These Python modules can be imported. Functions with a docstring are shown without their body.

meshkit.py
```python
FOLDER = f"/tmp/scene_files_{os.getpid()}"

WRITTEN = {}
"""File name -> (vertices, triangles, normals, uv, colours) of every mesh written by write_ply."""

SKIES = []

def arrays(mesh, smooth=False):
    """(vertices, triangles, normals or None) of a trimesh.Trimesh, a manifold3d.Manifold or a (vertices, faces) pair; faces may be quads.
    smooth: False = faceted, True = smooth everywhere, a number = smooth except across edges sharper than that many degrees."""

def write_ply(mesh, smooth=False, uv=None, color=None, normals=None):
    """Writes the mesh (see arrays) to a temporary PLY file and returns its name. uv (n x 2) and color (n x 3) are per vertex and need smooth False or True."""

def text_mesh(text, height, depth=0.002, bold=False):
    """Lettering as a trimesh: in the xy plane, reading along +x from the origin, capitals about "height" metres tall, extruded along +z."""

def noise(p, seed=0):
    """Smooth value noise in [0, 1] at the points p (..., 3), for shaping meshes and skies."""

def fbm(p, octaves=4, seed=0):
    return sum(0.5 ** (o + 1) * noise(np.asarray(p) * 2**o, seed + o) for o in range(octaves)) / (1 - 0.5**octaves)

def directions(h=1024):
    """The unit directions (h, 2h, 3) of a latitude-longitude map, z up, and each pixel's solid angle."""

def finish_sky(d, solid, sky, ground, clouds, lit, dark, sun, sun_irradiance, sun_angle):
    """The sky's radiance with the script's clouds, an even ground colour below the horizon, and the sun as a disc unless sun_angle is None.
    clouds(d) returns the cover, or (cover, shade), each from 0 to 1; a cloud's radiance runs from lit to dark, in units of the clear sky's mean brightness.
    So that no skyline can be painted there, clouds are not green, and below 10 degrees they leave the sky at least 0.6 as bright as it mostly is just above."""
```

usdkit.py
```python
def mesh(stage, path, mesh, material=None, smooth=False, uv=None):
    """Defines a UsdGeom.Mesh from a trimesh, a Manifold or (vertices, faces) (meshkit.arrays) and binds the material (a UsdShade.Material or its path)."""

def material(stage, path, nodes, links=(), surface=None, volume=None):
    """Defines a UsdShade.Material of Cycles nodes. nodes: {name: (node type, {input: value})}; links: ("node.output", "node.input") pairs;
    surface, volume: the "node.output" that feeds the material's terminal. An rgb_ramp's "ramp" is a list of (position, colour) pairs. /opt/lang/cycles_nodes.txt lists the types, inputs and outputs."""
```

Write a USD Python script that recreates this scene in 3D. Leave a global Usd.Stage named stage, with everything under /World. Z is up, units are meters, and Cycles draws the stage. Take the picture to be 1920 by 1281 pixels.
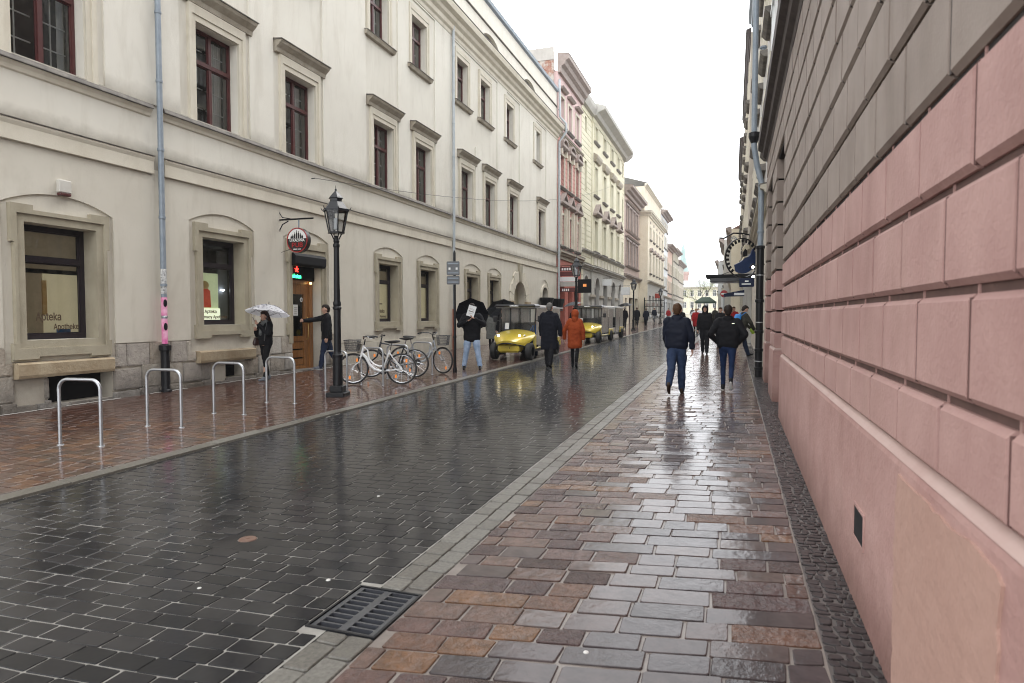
import math, random, numpy as np, trimesh, usdkit, meshkit
import manifold3d as m3
from shapely.geometry import Polygon, box as sbox, Point
from shapely.ops import unary_union
from shapely import affinity
from pxr import Usd, UsdGeom, UsdLux, UsdShade, Sdf, Gf

stage = Usd.Stage.CreateInMemory()
UsdGeom.SetStageUpAxis(stage, 'Z'); UsdGeom.SetStageMetersPerUnit(stage, 1.0)
UsdGeom.Xform.Define(stage, '/World')
UsdGeom.Scope.Define(stage, '/World/Looks')
PI = math.pi

# ---------------------------------------------------------------- camera, sky, sun, exposure
CAM_H, FPX, PW, PH, VPX, VPY = 1.68, 1200.0, 1920, 1281, 1375, 592
SLOPE = 0.011                                   # the street climbs away from the camera


def gz(y):
    return SLOPE * y


_up = (PH / 2 - VPY) / FPX
_p = math.atan(_up)
_a = math.atan2((VPX - PW / 2) / FPX, math.cos(_p) + math.sin(_p) * _up)
_F0 = np.array([-math.sin(_a), math.cos(_a), 0]); CR = np.array([math.cos(_a), math.sin(_a), 0]); _Z = np.array([0, 0, 1.0])
CF = math.cos(_p) * _F0 - math.sin(_p) * _Z; CU = math.cos(_p) * _Z + math.sin(_p) * _F0
CC = np.array([0, 0, CAM_H])


def cam_px(P):
    v = np.asarray(P, float) - CC
    z = v @ CF
    return np.stack([PW / 2 + FPX * (v @ CR) / z, PH / 2 - FPX * (v @ CU) / z], -1), z


cam = UsdGeom.Camera.Define(stage, '/World/camera')
cam.CreateHorizontalApertureAttr(36.0); cam.CreateVerticalApertureAttr(36.0 * 683 / 1024)
cam.CreateFocalLengthAttr(36.0 * FPX / PW)
cam.CreateFStopAttr(3.2); cam.CreateFocusDistanceAttr(11.5)
cam.CreateClippingRangeAttr(Gf.Vec2f(0.05, 2000))
cam.AddTransformOp().Set(Gf.Matrix4d(*CR, 0, *CU, 0, *(-CF), 0, *CC, 1))
cam.CreateExposureAttr(0.55)

SUN_EL, SUN_AZ = math.radians(56), math.radians(25)        # azimuth = atan2(x, y)
sky_mat = usdkit.material(stage, '/World/Looks/sky_look', {
    'sky': ('sky_texture', {'sky_type': 'single_scattering', 'sun_disc': False, 'sun_elevation': SUN_EL, 'sun_rotation': SUN_AZ, 'air_density': 1.0, 'aerosol_density': 3.0}),
    'tc': ('texture_coordinate', {}),
    'n': ('noise_texture', {'scale': 2.2, 'detail': 4.0, 'roughness': 0.5}),
    'cl': ('rgb_ramp', {'ramp': [(0.25, (12.4, 12.7, 13.2)), (0.75, (14.6, 14.8, 15.0))]}),
    'm': ('mix', {'fac': 0.93}),
    'bg': ('background_shader', {'strength': 0.13})},
    [('tc.generated', 'n.vector'), ('n.fac', 'cl.fac'), ('sky.color', 'm.color1'), ('cl.color', 'm.color2'), ('m.color', 'bg.color')], surface='bg.background')
dome = UsdLux.DomeLight.Define(stage, '/World/sky')
dome.GetPrim().SetCustomDataByKey('kind', 'structure')
UsdShade.MaterialBindingAPI.Apply(dome.GetPrim()).Bind(sky_mat)
sun = UsdLux.DistantLight.Define(stage, '/World/sun')
sun.CreateIntensityAttr(0.2); sun.CreateAngleAttr(25.0); sun.CreateColorAttr(Gf.Vec3f(1.0, 0.97, 0.93)); sun.CreateNormalizeAttr(True)
_d = np.array([math.cos(SUN_EL) * math.sin(SUN_AZ), math.cos(SUN_EL) * math.cos(SUN_AZ), math.sin(SUN_EL)])
_x = np.cross([0, 0, 1.0], _d); _x /= np.linalg.norm(_x); _y = np.cross(_d, _x)
sun.AddTransformOp().Set(Gf.Matrix4d(*_x, 0, *_y, 0, *_d, 0, 0, 0, 30, 1))

# ---------------------------------------------------------------- naming, tagging
_used = {}


def path_for(name, parent):
    base = parent if isinstance(parent, str) else str(parent.GetPath())
    k = (base, name); n = _used.get(k, 0); _used[k] = n + 1
    return f'{base}/{name}' + (f'_{n:03d}' if n else '')


def tag(o, label=None, cat=None, group=None, kind=None):
    o = o.GetPrim() if hasattr(o, 'GetPrim') else o
    for k, v in (('label', label), ('category', cat), ('group', group), ('kind', kind)):
        if v: o.SetCustomDataByKey(k, v)
    return o


def thing(name, label=None, cat=None, loc=(0, 0, 0), rz=0.0, group=None, kind=None):
    x = UsdGeom.Xform.Define(stage, path_for(name, '/World'))
    x.AddTranslateOp().Set(Gf.Vec3d(*map(float, loc)))
    if rz: x.AddRotateZOp().Set(math.degrees(rz))
    return tag(x, label, cat, group, kind)


def part(name, mesh, mat, parent='/World', smooth=False, **kw):
    if isinstance(mesh, MB): mesh = mesh.get()
    m = usdkit.mesh(stage, path_for(name, parent), mesh, MAT[mat], smooth)
    p = m.GetPrim()
    if kw: tag(p, **kw)
    return p


def dup(root, loc, rz=0.0, label=None, group=None):
    was = root.GetCustomData()
    r = thing(root.GetName().rstrip('0123456789_') , label or was['label'], was['category'], loc, rz, group or was.get('group'))
    r.GetReferences().AddInternalReference(root.GetPath()); r.SetInstanceable(True)
    return r


# ---------------------------------------------------------------- mesh building
def rotz(a): c, s = math.cos(a), math.sin(a); return np.array([[c, -s, 0], [s, c, 0], [0, 0, 1.0]])
def rotx(a): c, s = math.cos(a), math.sin(a); return np.array([[1.0, 0, 0], [0, c, -s], [0, s, c]])
def roty(a): c, s = math.cos(a), math.sin(a); return np.array([[c, 0, s], [0, 1.0, 0], [-s, 0, c]])


BOXF = np.array([[0, 2, 3], [0, 3, 1], [4, 5, 7], [4, 7, 6], [0, 1, 5], [0, 5, 4], [2, 6, 7], [2, 7, 3], [0, 4, 6], [0, 6, 2], [1, 3, 7], [1, 7, 5]])


class MB:
    def __init__(s): s.v, s.f, s.n = [], [], 0

    def add(s, v, f):
        v, f = np.asarray(v, float), np.asarray(f, int)
        if f.shape[1] == 4: f = np.vstack([f[:, [0, 1, 2]], f[:, [0, 2, 3]]])
        s.v.append(v); s.f.append(f + s.n); s.n += len(v); return s

    def tm(s, m): return s.add(m.vertices, m.faces)

    def box(s, a, b, M=None, t=None):
        a, b = np.minimum(a, b), np.maximum(a, b)
        v = np.array([[x, y, z] for z in (a[2], b[2]) for y in (a[1], b[1]) for x in (a[0], b[0])], float)
        if M is not None: v = v @ np.asarray(M).T
        if t is not None: v = v + t
        return s.add(v, BOXF)

    def cbox(s, a, b, c=.01, M=None, t=None):
        a, b = np.minimum(a, b).astype(float), np.maximum(a, b).astype(float)
        pts = []
        for k in range(3):
            for sx in (0, 1):
                for sy in (0, 1):
                    for sz in (0, 1):
                        p = np.array([(a, b)[sx][0], (a, b)[sy][1], (a, b)[sz][2]])
                        for q in range(3):
                            if q != k: p[q] += c if (sx, sy, sz)[q] == 0 else -c
                        pts.append(p)
        pts = np.array(pts)
        h = trimesh.convex.convex_hull(pts)
        v = np.array(h.vertices)
        if M is not None: v = v @ np.asarray(M).T
        if t is not None: v = v + t
        return s.add(v, h.faces)

    def tube(s, pts, r, n=8, caps=True, closed=False):
        P = np.asarray(pts, float); m = len(P)
        R = np.broadcast_to(np.asarray(r, float), (m,))
        T = np.gradient(P, axis=0) if not closed else np.roll(P, -1, 0) - np.roll(P, 1, 0)
        T /= np.maximum(np.linalg.norm(T, axis=1, keepdims=True), 1e-9)
        up = np.array([0, 0, 1.0]) if abs(T[0, 2]) < .9 else np.array([1.0, 0, 0])
        a = np.cross(T[0], up); a /= np.linalg.norm(a)
        V = []
        th = np.arange(n) / n * 2 * PI
        for k in range(m):
            a = a - T[k] * (a @ T[k]); a /= max(np.linalg.norm(a), 1e-9); b = np.cross(T[k], a)
            V.append(P[k] + R[k] * (np.cos(th)[:, None] * a + np.sin(th)[:, None] * b))
        V = np.vstack(V); F = []
        rng = range(m if closed else m - 1)
        for k in rng:
            k2 = (k + 1) % m
            for j in range(n):
                j2 = (j + 1) % n
                F.append([k * n + j, k * n + j2, k2 * n + j2, k2 * n + j])
        s.add(V, F)
        if caps and not closed:
            for k in (0, m - 1):
                ring = V[k * n:(k + 1) * n]
                f = [[0, j + 1, (j + 1) % n + 1] for j in range(n)]
                if k == 0: f = [x[::-1] for x in f]
                s.add(np.vstack([[P[k]], ring]), f)
        return s

    def lathe(s, prof, n=16, c=(0, 0, 0), M=None, a0=0.0):
        prof = np.asarray(prof, float); th = np.arange(n) / n * 2 * PI + a0
        V = np.array([[r * math.cos(t), r * math.sin(t), z] for r, z in prof for t in th])
        F = [[k * n + j, k * n + (j + 1) % n, (k + 1) * n + (j + 1) % n, (k + 1) * n + j] for k in range(len(prof) - 1) for j in range(n)]
        if M is not None: V = V @ np.asarray(M).T
        return s.add(V + np.asarray(c, float), F)

    def ball(s, c, r, sub=1, sc=(1, 1, 1)):
        m = trimesh.creation.icosphere(sub, r); return s.add(np.array(m.vertices) * sc + np.asarray(c, float), m.faces)

    def xf(s, M=None, t=None):
        for k in range(len(s.v)):
            if M is not None: s.v[k] = s.v[k] @ np.asarray(M).T
            if t is not None: s.v[k] = s.v[k] + np.asarray(t, float)
        return s

    def get(s): return np.vstack(s.v), np.vstack(s.f)


class Fr:
    """A wall's frame: u runs along it, z up, d out of it."""
    def __init__(s, P0, U, N): s.P0, s.U, s.N = np.array(P0, float), np.array(U, float), np.array(N, float)
    def __call__(s, a):
        a = np.atleast_2d(np.asarray(a, float))
        return s.P0 + a[:, :1] * s.U + a[:, 2:3] * s.N + a[:, 1:2] * np.array([0, 0, 1.0])
    def poly(s, mb, P, d0, d1):
        for g in getattr(P, 'geoms', [P]):
            if g.is_empty or g.area < 1e-6: continue
            m = trimesh.creation.extrude_polygon(g, d1 - d0, engine='earcut')
            v = np.array(m.vertices); v[:, 2] += d0
            mb.add(s(v), m.faces)
        return mb
    def box(s, mb, u0, u1, z0, z1, d0, d1):
        v = np.array([[u, z, d] for d in (d0, d1) for z in (z0, z1) for u in (u0, u1)], float)
        mb.add(s(v), BOXF); return mb
    def run(s, mb, u0, u1, prof):
        """Extrudes the profile [(d, z), ...] along the wall."""
        n = len(prof)
        v = np.array([[u, z, d] for u in (u0, u1) for d, z in prof])
        f = [[k, (k + 1) % n, n + (k + 1) % n, n + k] for k in range(n)]
        mb.add(s(v), f)
        g = Polygon([(d, z) for d, z in prof])
        try:
            vv, ff = trimesh.creation.triangulate_polygon(g, engine='earcut')
            for u in (u0, u1): mb.add(s(np.array([[u, z, d] for d, z in vv])), ff)
        except Exception: pass
        return mb
    def quad(s, mb, u0, u1, z0, z1, d): mb.add(s(np.array([[u0, z0, d], [u1, z0, d], [u1, z1, d], [u0, z1, d]])), [[0, 1, 2, 3]]); return mb
    def text(s, mb, txt, u0, z0, h, d, width=None, bold=True, depth=.004):
        m = meshkit.text_mesh(txt, h, depth, bold); v = np.array(m.vertices)
        if width: v[:, 0] *= width / max(v[:, 0].max(), 1e-6)
        v[:, 0] += u0; v[:, 1] += z0; v[:, 2] += d
        mb.add(s(v), m.faces); return mb


# ---------------------------------------------------------------- materials
MAT = {}


def M(name, c, c2=None, scale=2.0, rough=.7, rough2=None, bump=0.0, bscale=60.0, bdist=.01, coat=0.0, coat_r=.06, metal=0.0, spec=.5, stretch=(1, 1, 1), rnd=None, ramp=None, dirt=None, emit=None, estr=0.0, streak=0.0, detail=5.0, transl=None, sheen=0.0, coat_ior=1.33):
    N = {'g': ('geometry', {}), 'p': ('principled_bsdf', {'roughness': rough, 'metallic': metal, 'specular_ior_level': spec, 'coat_weight': coat, 'coat_roughness': coat_r, 'coat_ior': coat_ior, 'base_color': c, 'sheen_weight': sheen})}
    L = []
    N['mp'] = ('mapping', {'scale': stretch}); L.append(('g.position', 'mp.vector'))
    N['n'] = ('noise_texture', {'scale': scale, 'detail': detail, 'roughness': .6}); L.append(('mp.vector', 'n.vector'))
    col = None
    if c2 is not None:
        N['r'] = ('rgb_ramp', {'ramp': [(.33, c), (.67, c2)]}); L.append(('n.fac', 'r.fac')); col = 'r.color'
    if rnd:
        N['oi'] = ('object_info', {}) if rnd == 'object' else ('geometry', {})
        N['rr'] = ('rgb_ramp', {'ramp': ramp, 'interpolate': False}); L.append(('oi.random' if rnd == 'object' else 'oi.random_per_island', 'rr.fac'))
        if col is None: col = 'rr.color'
        else:
            N['rm'] = ('mix', {'mix_type': 'multiply', 'fac': 1.0}); L += [(col, 'rm.color1'), ('rr.color', 'rm.color2')]; col = 'rm.color'
    if streak:
        N['sm'] = ('mapping', {'scale': (1.0, 1.0, .22)}); N['sn'] = ('noise_texture', {'scale': 2.2, 'detail': 6.0, 'roughness': .7, 'distortion': .6})
        N['sr'] = ('map_range', {'from_min': .5, 'from_max': .75, 'to_min': 0.0, 'to_max': streak, 'clamp': True})
        N['sx'] = ('mix', {'mix_type': 'multiply', 'color2': (.62, .58, .52)})
        L += [('g.position', 'sm.vector'), ('sm.vector', 'sn.vector'), ('sn.fac', 'sr.value'), ('sr.result', 'sx.fac')]
        if col: L.append((col, 'sx.color1'))
        else: N['sx'][1]['color1'] = c
        col = 'sx.color'
    if dirt:
        z0, z1, dc, amt = dirt
        N['dz'] = ('separate_xyz', {}); N['dn'] = ('noise_texture', {'scale': 2.5, 'detail': 6.0, 'roughness': .65})
        N['da'] = ('math', {'math_type': 'multiply_add', 'value2': 1.2 * (z1 - z0)}); N['db'] = ('map_range', {'from_min': z0 + .6 * (z1 - z0), 'from_max': z1 + .6 * (z1 - z0), 'to_min': amt, 'to_max': 0.0, 'clamp': True})
        N['dx'] = ('mix', {'mix_type': 'multiply', 'color2': dc})
        L += [('g.position', 'dz.vector'), ('g.position', 'dn.vector'), ('dn.fac', 'da.value1'), ('dz.z', 'da.value3'), ('da.value', 'db.value'), ('db.result', 'dx.fac')]
        if col: L.append((col, 'dx.color1'))
        else: N['dx'][1]['color1'] = c
        col = 'dx.color'
    if col: L.append((col, 'p.base_color'))
    if rough2 is not None:
        N['rn'] = ('noise_texture', {'scale': scale * 2.3, 'detail': 4.0}); N['rmr'] = ('map_range', {'from_min': .35, 'from_max': .65, 'to_min': rough, 'to_max': rough2, 'clamp': True})
        L += [('g.position', 'rn.vector'), ('rn.fac', 'rmr.value'), ('rmr.result', 'p.roughness')]
    if bump:
        N['bn'] = ('noise_texture', {'scale': bscale, 'detail': 5.0, 'roughness': .6}); N['b'] = ('bump', {'strength': bump, 'distance': bdist})
        L += [('g.position', 'bn.vector'), ('bn.fac', 'b.height'), ('b.normal', 'p.normal')]
        if coat: L.append(('b.normal', 'p.coat_normal'))
    if emit is not None:
        N['p'][1].update({'emission_color': emit, 'emission_strength': estr})
    surf = 'p.BSDF'
    if transl:
        N['tr'] = ('translucent_bsdf', {'color': transl}); N['mc'] = ('mix_closure', {'fac': .35}); L += [('p.BSDF', 'mc.closure1'), ('tr.BSDF', 'mc.closure2')]; surf = 'mc.closure'
    MAT[name] = usdkit.material(stage, f'/World/Looks/{name}', N, L, surface=surf)


def glass_mat(name, tint=(.9, .93, .92), ior=1.5, boost=1.0, rough=.01):
    MAT[name] = usdkit.material(stage, f'/World/Looks/{name}', {
        'fr': ('fresnel', {'IOR': ior}), 'mul': ('math', {'math_type': 'multiply', 'value2': boost, 'use_clamp': True}),
        't': ('transparent_bsdf', {'color': tint}), 'gl': ('glossy_bsdf', {'color': (1, 1, 1), 'roughness': rough}), 'm': ('mix_closure', {})},
        [('fr.fac', 'mul.value1'), ('mul.value', 'm.fac'), ('t.BSDF', 'm.closure1'), ('gl.BSDF', 'm.closure2')], surface='m.closure')


M('plaster', (.635, .60, .52), (.69, .66, .58), scale=.5, rough=.8, bump=.3, bscale=35, streak=.34, dirt=(4.87, 5.12, (.42, .40, .37), .8))
M('plaster_up', (.655, .622, .545), (.71, .68, .60), scale=.5, rough=.8, bump=.3, bscale=35, streak=.34, dirt=(5.86, 6.2, (.5, .48, .45), .7))
M('plaster_low', (.54, .50, .42), (.60, .563, .48), scale=.5, rough=.8, bump=.35, bscale=35, streak=.38, dirt=(.2, 1.2, (.5, .47, .45), .75))
M('trim', (.56, .51, .41), (.63, .585, .485), scale=1.5, rough=.75, bump=.2, streak=.4)
M('stone_trim', (.31, .275, .20), (.37, .33, .245), scale=2.5, rough=.75, bump=.3, bscale=30, streak=.4)
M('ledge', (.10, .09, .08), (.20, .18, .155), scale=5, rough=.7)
M('ledge_pale', (.30, .26, .20), (.40, .36, .29), scale=4, rough=.75, streak=.6)  # paler, streaked tone for hoods, sills and cornices
for i, (a, b) in enumerate([((.34, .30, .25), (.44, .40, .34)), ((.40, .37, .33), (.50, .47, .42)), ((.27, .23, .18), (.38, .33, .27)), ((.30, .27, .24), (.40, .36, .31))]):
    M(f'stone_{i}', a, b, scale=7, rough=.7, rough2=.9, bump=.8, bscale=18, bdist=.03, dirt=(.1, .75, (.25, .24, .24), .9))
M('stone_ochre', (.27, .20, .12), (.38, .31, .21), scale=4, rough=.75, bump=.6, bscale=16, bdist=.02)
M('maroon', (.055, .012, .012), (.075, .02, .018), scale=6, rough=.35)
M('darkframe', (.012, .008, .011), rough=.35)
M('white_sash', (.70, .71, .70), rough=.5)
M('curtain', (.66, .66, .64), (.78, .78, .76), scale=12, stretch=(1, 1, .1), rough=.9)
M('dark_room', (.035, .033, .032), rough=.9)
M('warm_room', (.30, .27, .20), (.42, .38, .28), scale=1.2, rough=.8)
M('zinc', (.20, .235, .27), (.26, .295, .33), scale=5, rough=.4, rough2=.6, metal=.3)
M('zinc_light', (.36, .39, .41), (.43, .46, .48), scale=5, rough=.4, metal=.2)
M('steel', (.40, .41, .42), rough=.3, metal=.85)
M('black_iron', (.006, .006, .007), rough=.35, spec=.3)
M('black_matte', (.009, .009, .010), rough=.6, spec=.2)
M('roof_tile', (.16, .09, .07), (.24, .14, .10), scale=6, rough=.7)
M('roof_metal', (.30, .31, .32), (.38, .39, .40), scale=2, rough=.5)
M('brick_red', (.30, .12, .07), (.42, .22, .14), scale=6, rough=.85, bump=.5)
M('mortar', (.38, .35, .31), (.46, .43, .39), scale=5, rough=.9)
glass_mat('glass'); glass_mat('glass_clear', (.97, .98, .97), 1.45); glass_mat('glass_dull', (.62, .66, .68), 1.6, 1.3, .05)
glass_mat('glass_upper', (.93, .95, .94), 1.52, 1.25)
# pink rusticated wall
M('pink', (.325, .185, .163), (.40, .245, .215), scale=2.3, rough=.8, bump=.5, bscale=40, streak=.35)
M('pink_low', (.33, .185, .162), (.40, .245, .215), scale=2.2, rough=.8, bump=.5, bscale=26, bdist=.015, streak=.45, dirt=(.0, .55, (.42, .36, .32), .85))
M('pink_ledge', (.42, .285, .25), (.48, .35, .31), scale=3, rough=.7, bump=.2)
M('pink_patch', (.355, .213, .168), (.395, .245, .195), scale=1.1, rough=.75, bump=.35, bscale=9, bdist=.03, streak=.15)
M('joint_pink', (.085, .036, .030), (.11, .048, .04), scale=6, rough=.85)
M('groove', (.085, .047, .04), (.12, .067, .055), scale=8, rough=.85)
M('taupe', (.195, .152, .125), (.255, .205, .172), scale=1.6, rough=.8, bump=.25, bscale=70, streak=.5)
M('joint_taupe', (.055, .043, .038), (.075, .06, .052), scale=6, rough=.9)
M('taupe_groove', (.028, .022, .020), rough=.9)
M('cornice_dark', (.045, .032, .03), (.075, .058, .052), scale=5, rough=.75)
# ground: wet stone
M('joint_grey', (.19, .178, .158), (.31, .295, .265), scale=5, rough=.5, coat=.2)
M('joint_red', (.13, .105, .09), (.22, .19, .165), scale=6, rough=.45, coat=.3)
M('joint_dark', (.04, .034, .031), (.065, .058, .052), scale=9, rough=.35, coat=.8)
M('wet_soil', (.05, .045, .04), (.07, .06, .055), scale=2, rough=.5, coat=.6)
RB = [(0, (.009, .0087, .0095)), (.2, (.014, .0135, .014)), (.45, (.0065, .0065, .0072)), (.7, (.018, .017, .0175)), (.88, (.0105, .010, .011))]
M('road_block_far', (.8, .8, .8), (1.1, 1.1, 1.1), scale=14, rough=.5, spec=.05, coat=.8, coat_r=.09, bump=.09, bscale=30, rnd='island', ramp=RB)
for i, (_, q) in enumerate(RB):
    M(f'road_block_{i}', tuple(x * .8 for x in q), tuple(x * 1.15 for x in q), scale=14, rough=.5, spec=.05, coat=.8, coat_r=.085, bump=.10, bscale=22)
RP = [(0, (.060, .032, .024)), (.16, (.085, .042, .026)), (.3, (.042, .025, .022)), (.46, (.070, .038, .031)), (.62, (.105, .052, .026)), (.67, (.050, .030, .028)), (.82, (.085, .050, .038))]
M('slab_far', (.7, .7, .7), (1.2, 1.2, 1.2), scale=9, rough=.45, spec=.08, coat=1.0, coat_r=.07, bump=.16, bscale=16, bdist=.02, rnd='island', ramp=RP, coat_ior=1.36)
for i, (_, q) in enumerate(RP):
    g_ = sum(q) / 3; q2 = [.4 * x + .6 * g_ * w for x, w in zip(q, (1.04, .96, 1.03))]
    M(f'slab_{i}', tuple(x * .7 for x in q2), tuple(x * 1.3 for x in q2), scale=11, rough=.45, spec=.08, coat=1.0, coat_r=.05, bump=(.09, .14, .22)[i % 3], bscale=9 + 4 * (i % 4), bdist=.025, coat_ior=1.36)
    M(f'slab_rough_{i}', tuple(x * .65 for x in q), tuple(x * 1.4 for x in q), scale=11, rough=.45, spec=.08, coat=1.0, coat_r=.05, bump=(.5, .8, 1.0)[i % 3], bscale=11 + 5 * (i % 4), bdist=.03, coat_ior=1.36)
LP = [(0, (.036, .0145, .009)), (.2, (.050, .020, .011)), (.4, (.024, .0115, .0085)), (.6, (.038, .0175, .0115)), (.8, (.062, .027, .0135))]
M('brick_far', (.8, .8, .8), (1.15, 1.15, 1.15), scale=3, rough=.45, spec=.2, coat=.85, coat_r=.07, bump=.08, bscale=30, rnd='island', ramp=LP)
for i, (_, q) in enumerate(LP):
    M(f'clinker_{i}', tuple(x * .75 for x in q), tuple(x * 1.2 for x in q), scale=8, rough=.45, spec=.2, coat=.85, coat_r=.07, bump=.08, bscale=30)
M('granite', (.080, .074, .062), (.150, .14, .12), scale=45, rough=.5, coat=.5, coat_r=.15, bump=.3, bscale=50)
M('granite_b', (.055, .049, .04), (.115, .105, .087), scale=45, rough=.5, coat=.5, coat_r=.15, bump=.3, bscale=50)
M('granite_far', (.060, .054, .045), (.115, .106, .09), scale=20, rough=.5, coat=.5, coat_r=.15)
M('cobble', (.8, .8, .8), (1.2, 1.2, 1.2), scale=14, rough=.5, spec=.1, coat=.7, coat_r=.1, bump=.3, bscale=30, rnd='island', ramp=[(0, (.028, .023, .023)), (.3, (.042, .033, .031)), (.6, (.022, .02, .021)), (.8, (.05, .039, .035))])
M('grate_iron', (.03, .031, .036), (.045, .046, .052), scale=30, rough=.35, coat=.7, coat_r=.15, metal=.3)
M('rust_iron', (.09, .045, .03), (.14, .075, .05), scale=30, rough=.5, coat=.5)
M('pit', (.004, .004, .004), rough=.9)
M('gum', (.55, .53, .5), rough=.6)

# ---------------------------------------------------------------- ground
M('reflection_white', (.42, .41, .38), (.52, .51, .48), scale=9, rough=.5, coat=.5)  # pale colour standing in for the wet reflection at the left wall foot
rng = np.random.default_rng(7)


def sheet(mb, x0, x1, y0, y1, dz):
    return mb.add([[x0, y0, gz(y0) + dz], [x1, y0, gz(y0) + dz], [x1, y1, gz(y1) + dz], [x0, y1, gz(y1) + dz]], [[0, 1, 2, 3]])


GR = (-2.135, -1.714, 2.80, 3.34)          # the drain: x0, x1, y0, y1


def holed(x0, x1, y0, y1, dz):
    g = sbox(x0, y0, x1, y1).difference(sbox(GR[0], GR[2], GR[1], GR[3])); mb = MB()
    for q in getattr(g, 'geoms', [g]):
        v, f = trimesh.creation.triangulate_polygon(q, engine='earcut'); mb.add(np.c_[v, gz(v[:, 1]) + dz], f)
    return mb


part('ground', sheet(MB(), -160, 160, -60, 700, -.08), 'wet_soil', kind='structure')


def block(mb, poly, top, ch, depth, r, cut=0.0):
    """One paving block: poly is its outline (n x 2, counter-clockwise), top a function of the points."""
    P = np.asarray(poly, float); c = P.mean(0)
    if cut:
        Q = []
        n = len(P)
        for k in range(n):
            a, b = P[k - 1] - P[k], P[(k + 1) % n] - P[k]
            Q += [P[k] + a / np.linalg.norm(a) * cut, P[k] + b / np.linalg.norm(b) * cut]
        P = np.array(Q)
    n = len(P)
    d = P - c; ln = np.linalg.norm(d, axis=1, keepdims=True)
    I = P - d / ln * ch * 1.35
    zt = top(I); zm = top(P) - ch
    V = np.vstack([np.c_[I, zt], np.c_[P, zm], np.c_[P, zm - depth]])
    F = [[k, (k + 1) % n, n + (k + 1) % n] for k in range(n)] + [[k, n + (k + 1) % n, n + k] for k in range(n)]
    F = [f[::-1] for f in F]
    G = [[n + k, 2 * n + (k + 1) % n, n + (k + 1) % n] for k in range(n)] + [[n + k, 2 * n + k, 2 * n + (k + 1) % n] for k in range(n)]
    T = [[0, k, k + 1] for k in range(1, n - 1)]
    return mb.add(V, F + G + T)


def lay(parent, items, piece, variants, far_mat, far_name, keep=300, ch=.006, depth=.02, cut=.0, tilt=.008, lift=.0015, far_label=None):
    """items: outlines. The ones that show largest become parts, the rest one part that is stuff."""
    rank = []
    for k, P in enumerate(items):
        q = np.c_[P, gz(P[:, 1])]
        uv, z = cam_px(q)
        if z.min() < .4: rank.append(0); continue
        x, y = uv[:, 0], uv[:, 1]
        area = .5 * abs(np.dot(x, np.roll(y, 1)) - np.dot(y, np.roll(x, 1)))
        inside = (x.mean() > -20) and (x.mean() < PW + 20) and (y.mean() < PH + 30)
        rank.append(area if inside else 0)
    order = np.argsort(rank)[::-1]
    near = set(order[:keep].tolist())
    far = MB()
    for k, P in enumerate(items):
        c = P.mean(0); gx, gy = rng.normal(0, tilt, 2); dz = rng.normal(0, lift)
        top = lambda Q, c=c, gx=gx, gy=gy, dz=dz: gz(Q[:, 1]) + dz + (Q[:, 0] - c[0]) * gx + (Q[:, 1] - c[1]) * gy
        if k in near and rank[k] > 0:
            mb = block(MB(), P, top, ch, depth, rng, cut)
            part(piece, mb, variants(c) if callable(variants) else variants[rng.integers(len(variants))], parent)
        else:
            block(far, P, top, ch, depth, rng, 0)
    if far.n: part(far_name, far, far_mat, parent, kind='stuff', label=far_label)


def jit(P, a): return np.asarray(P, float) + rng.uniform(-a, a, (len(P), 2))


XW_L, XK_L0, XK_L1, XR, XB, XC, XW_R = -10.98, -6.22, -6.02, -2.0, -1.71, .44, .70

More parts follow.
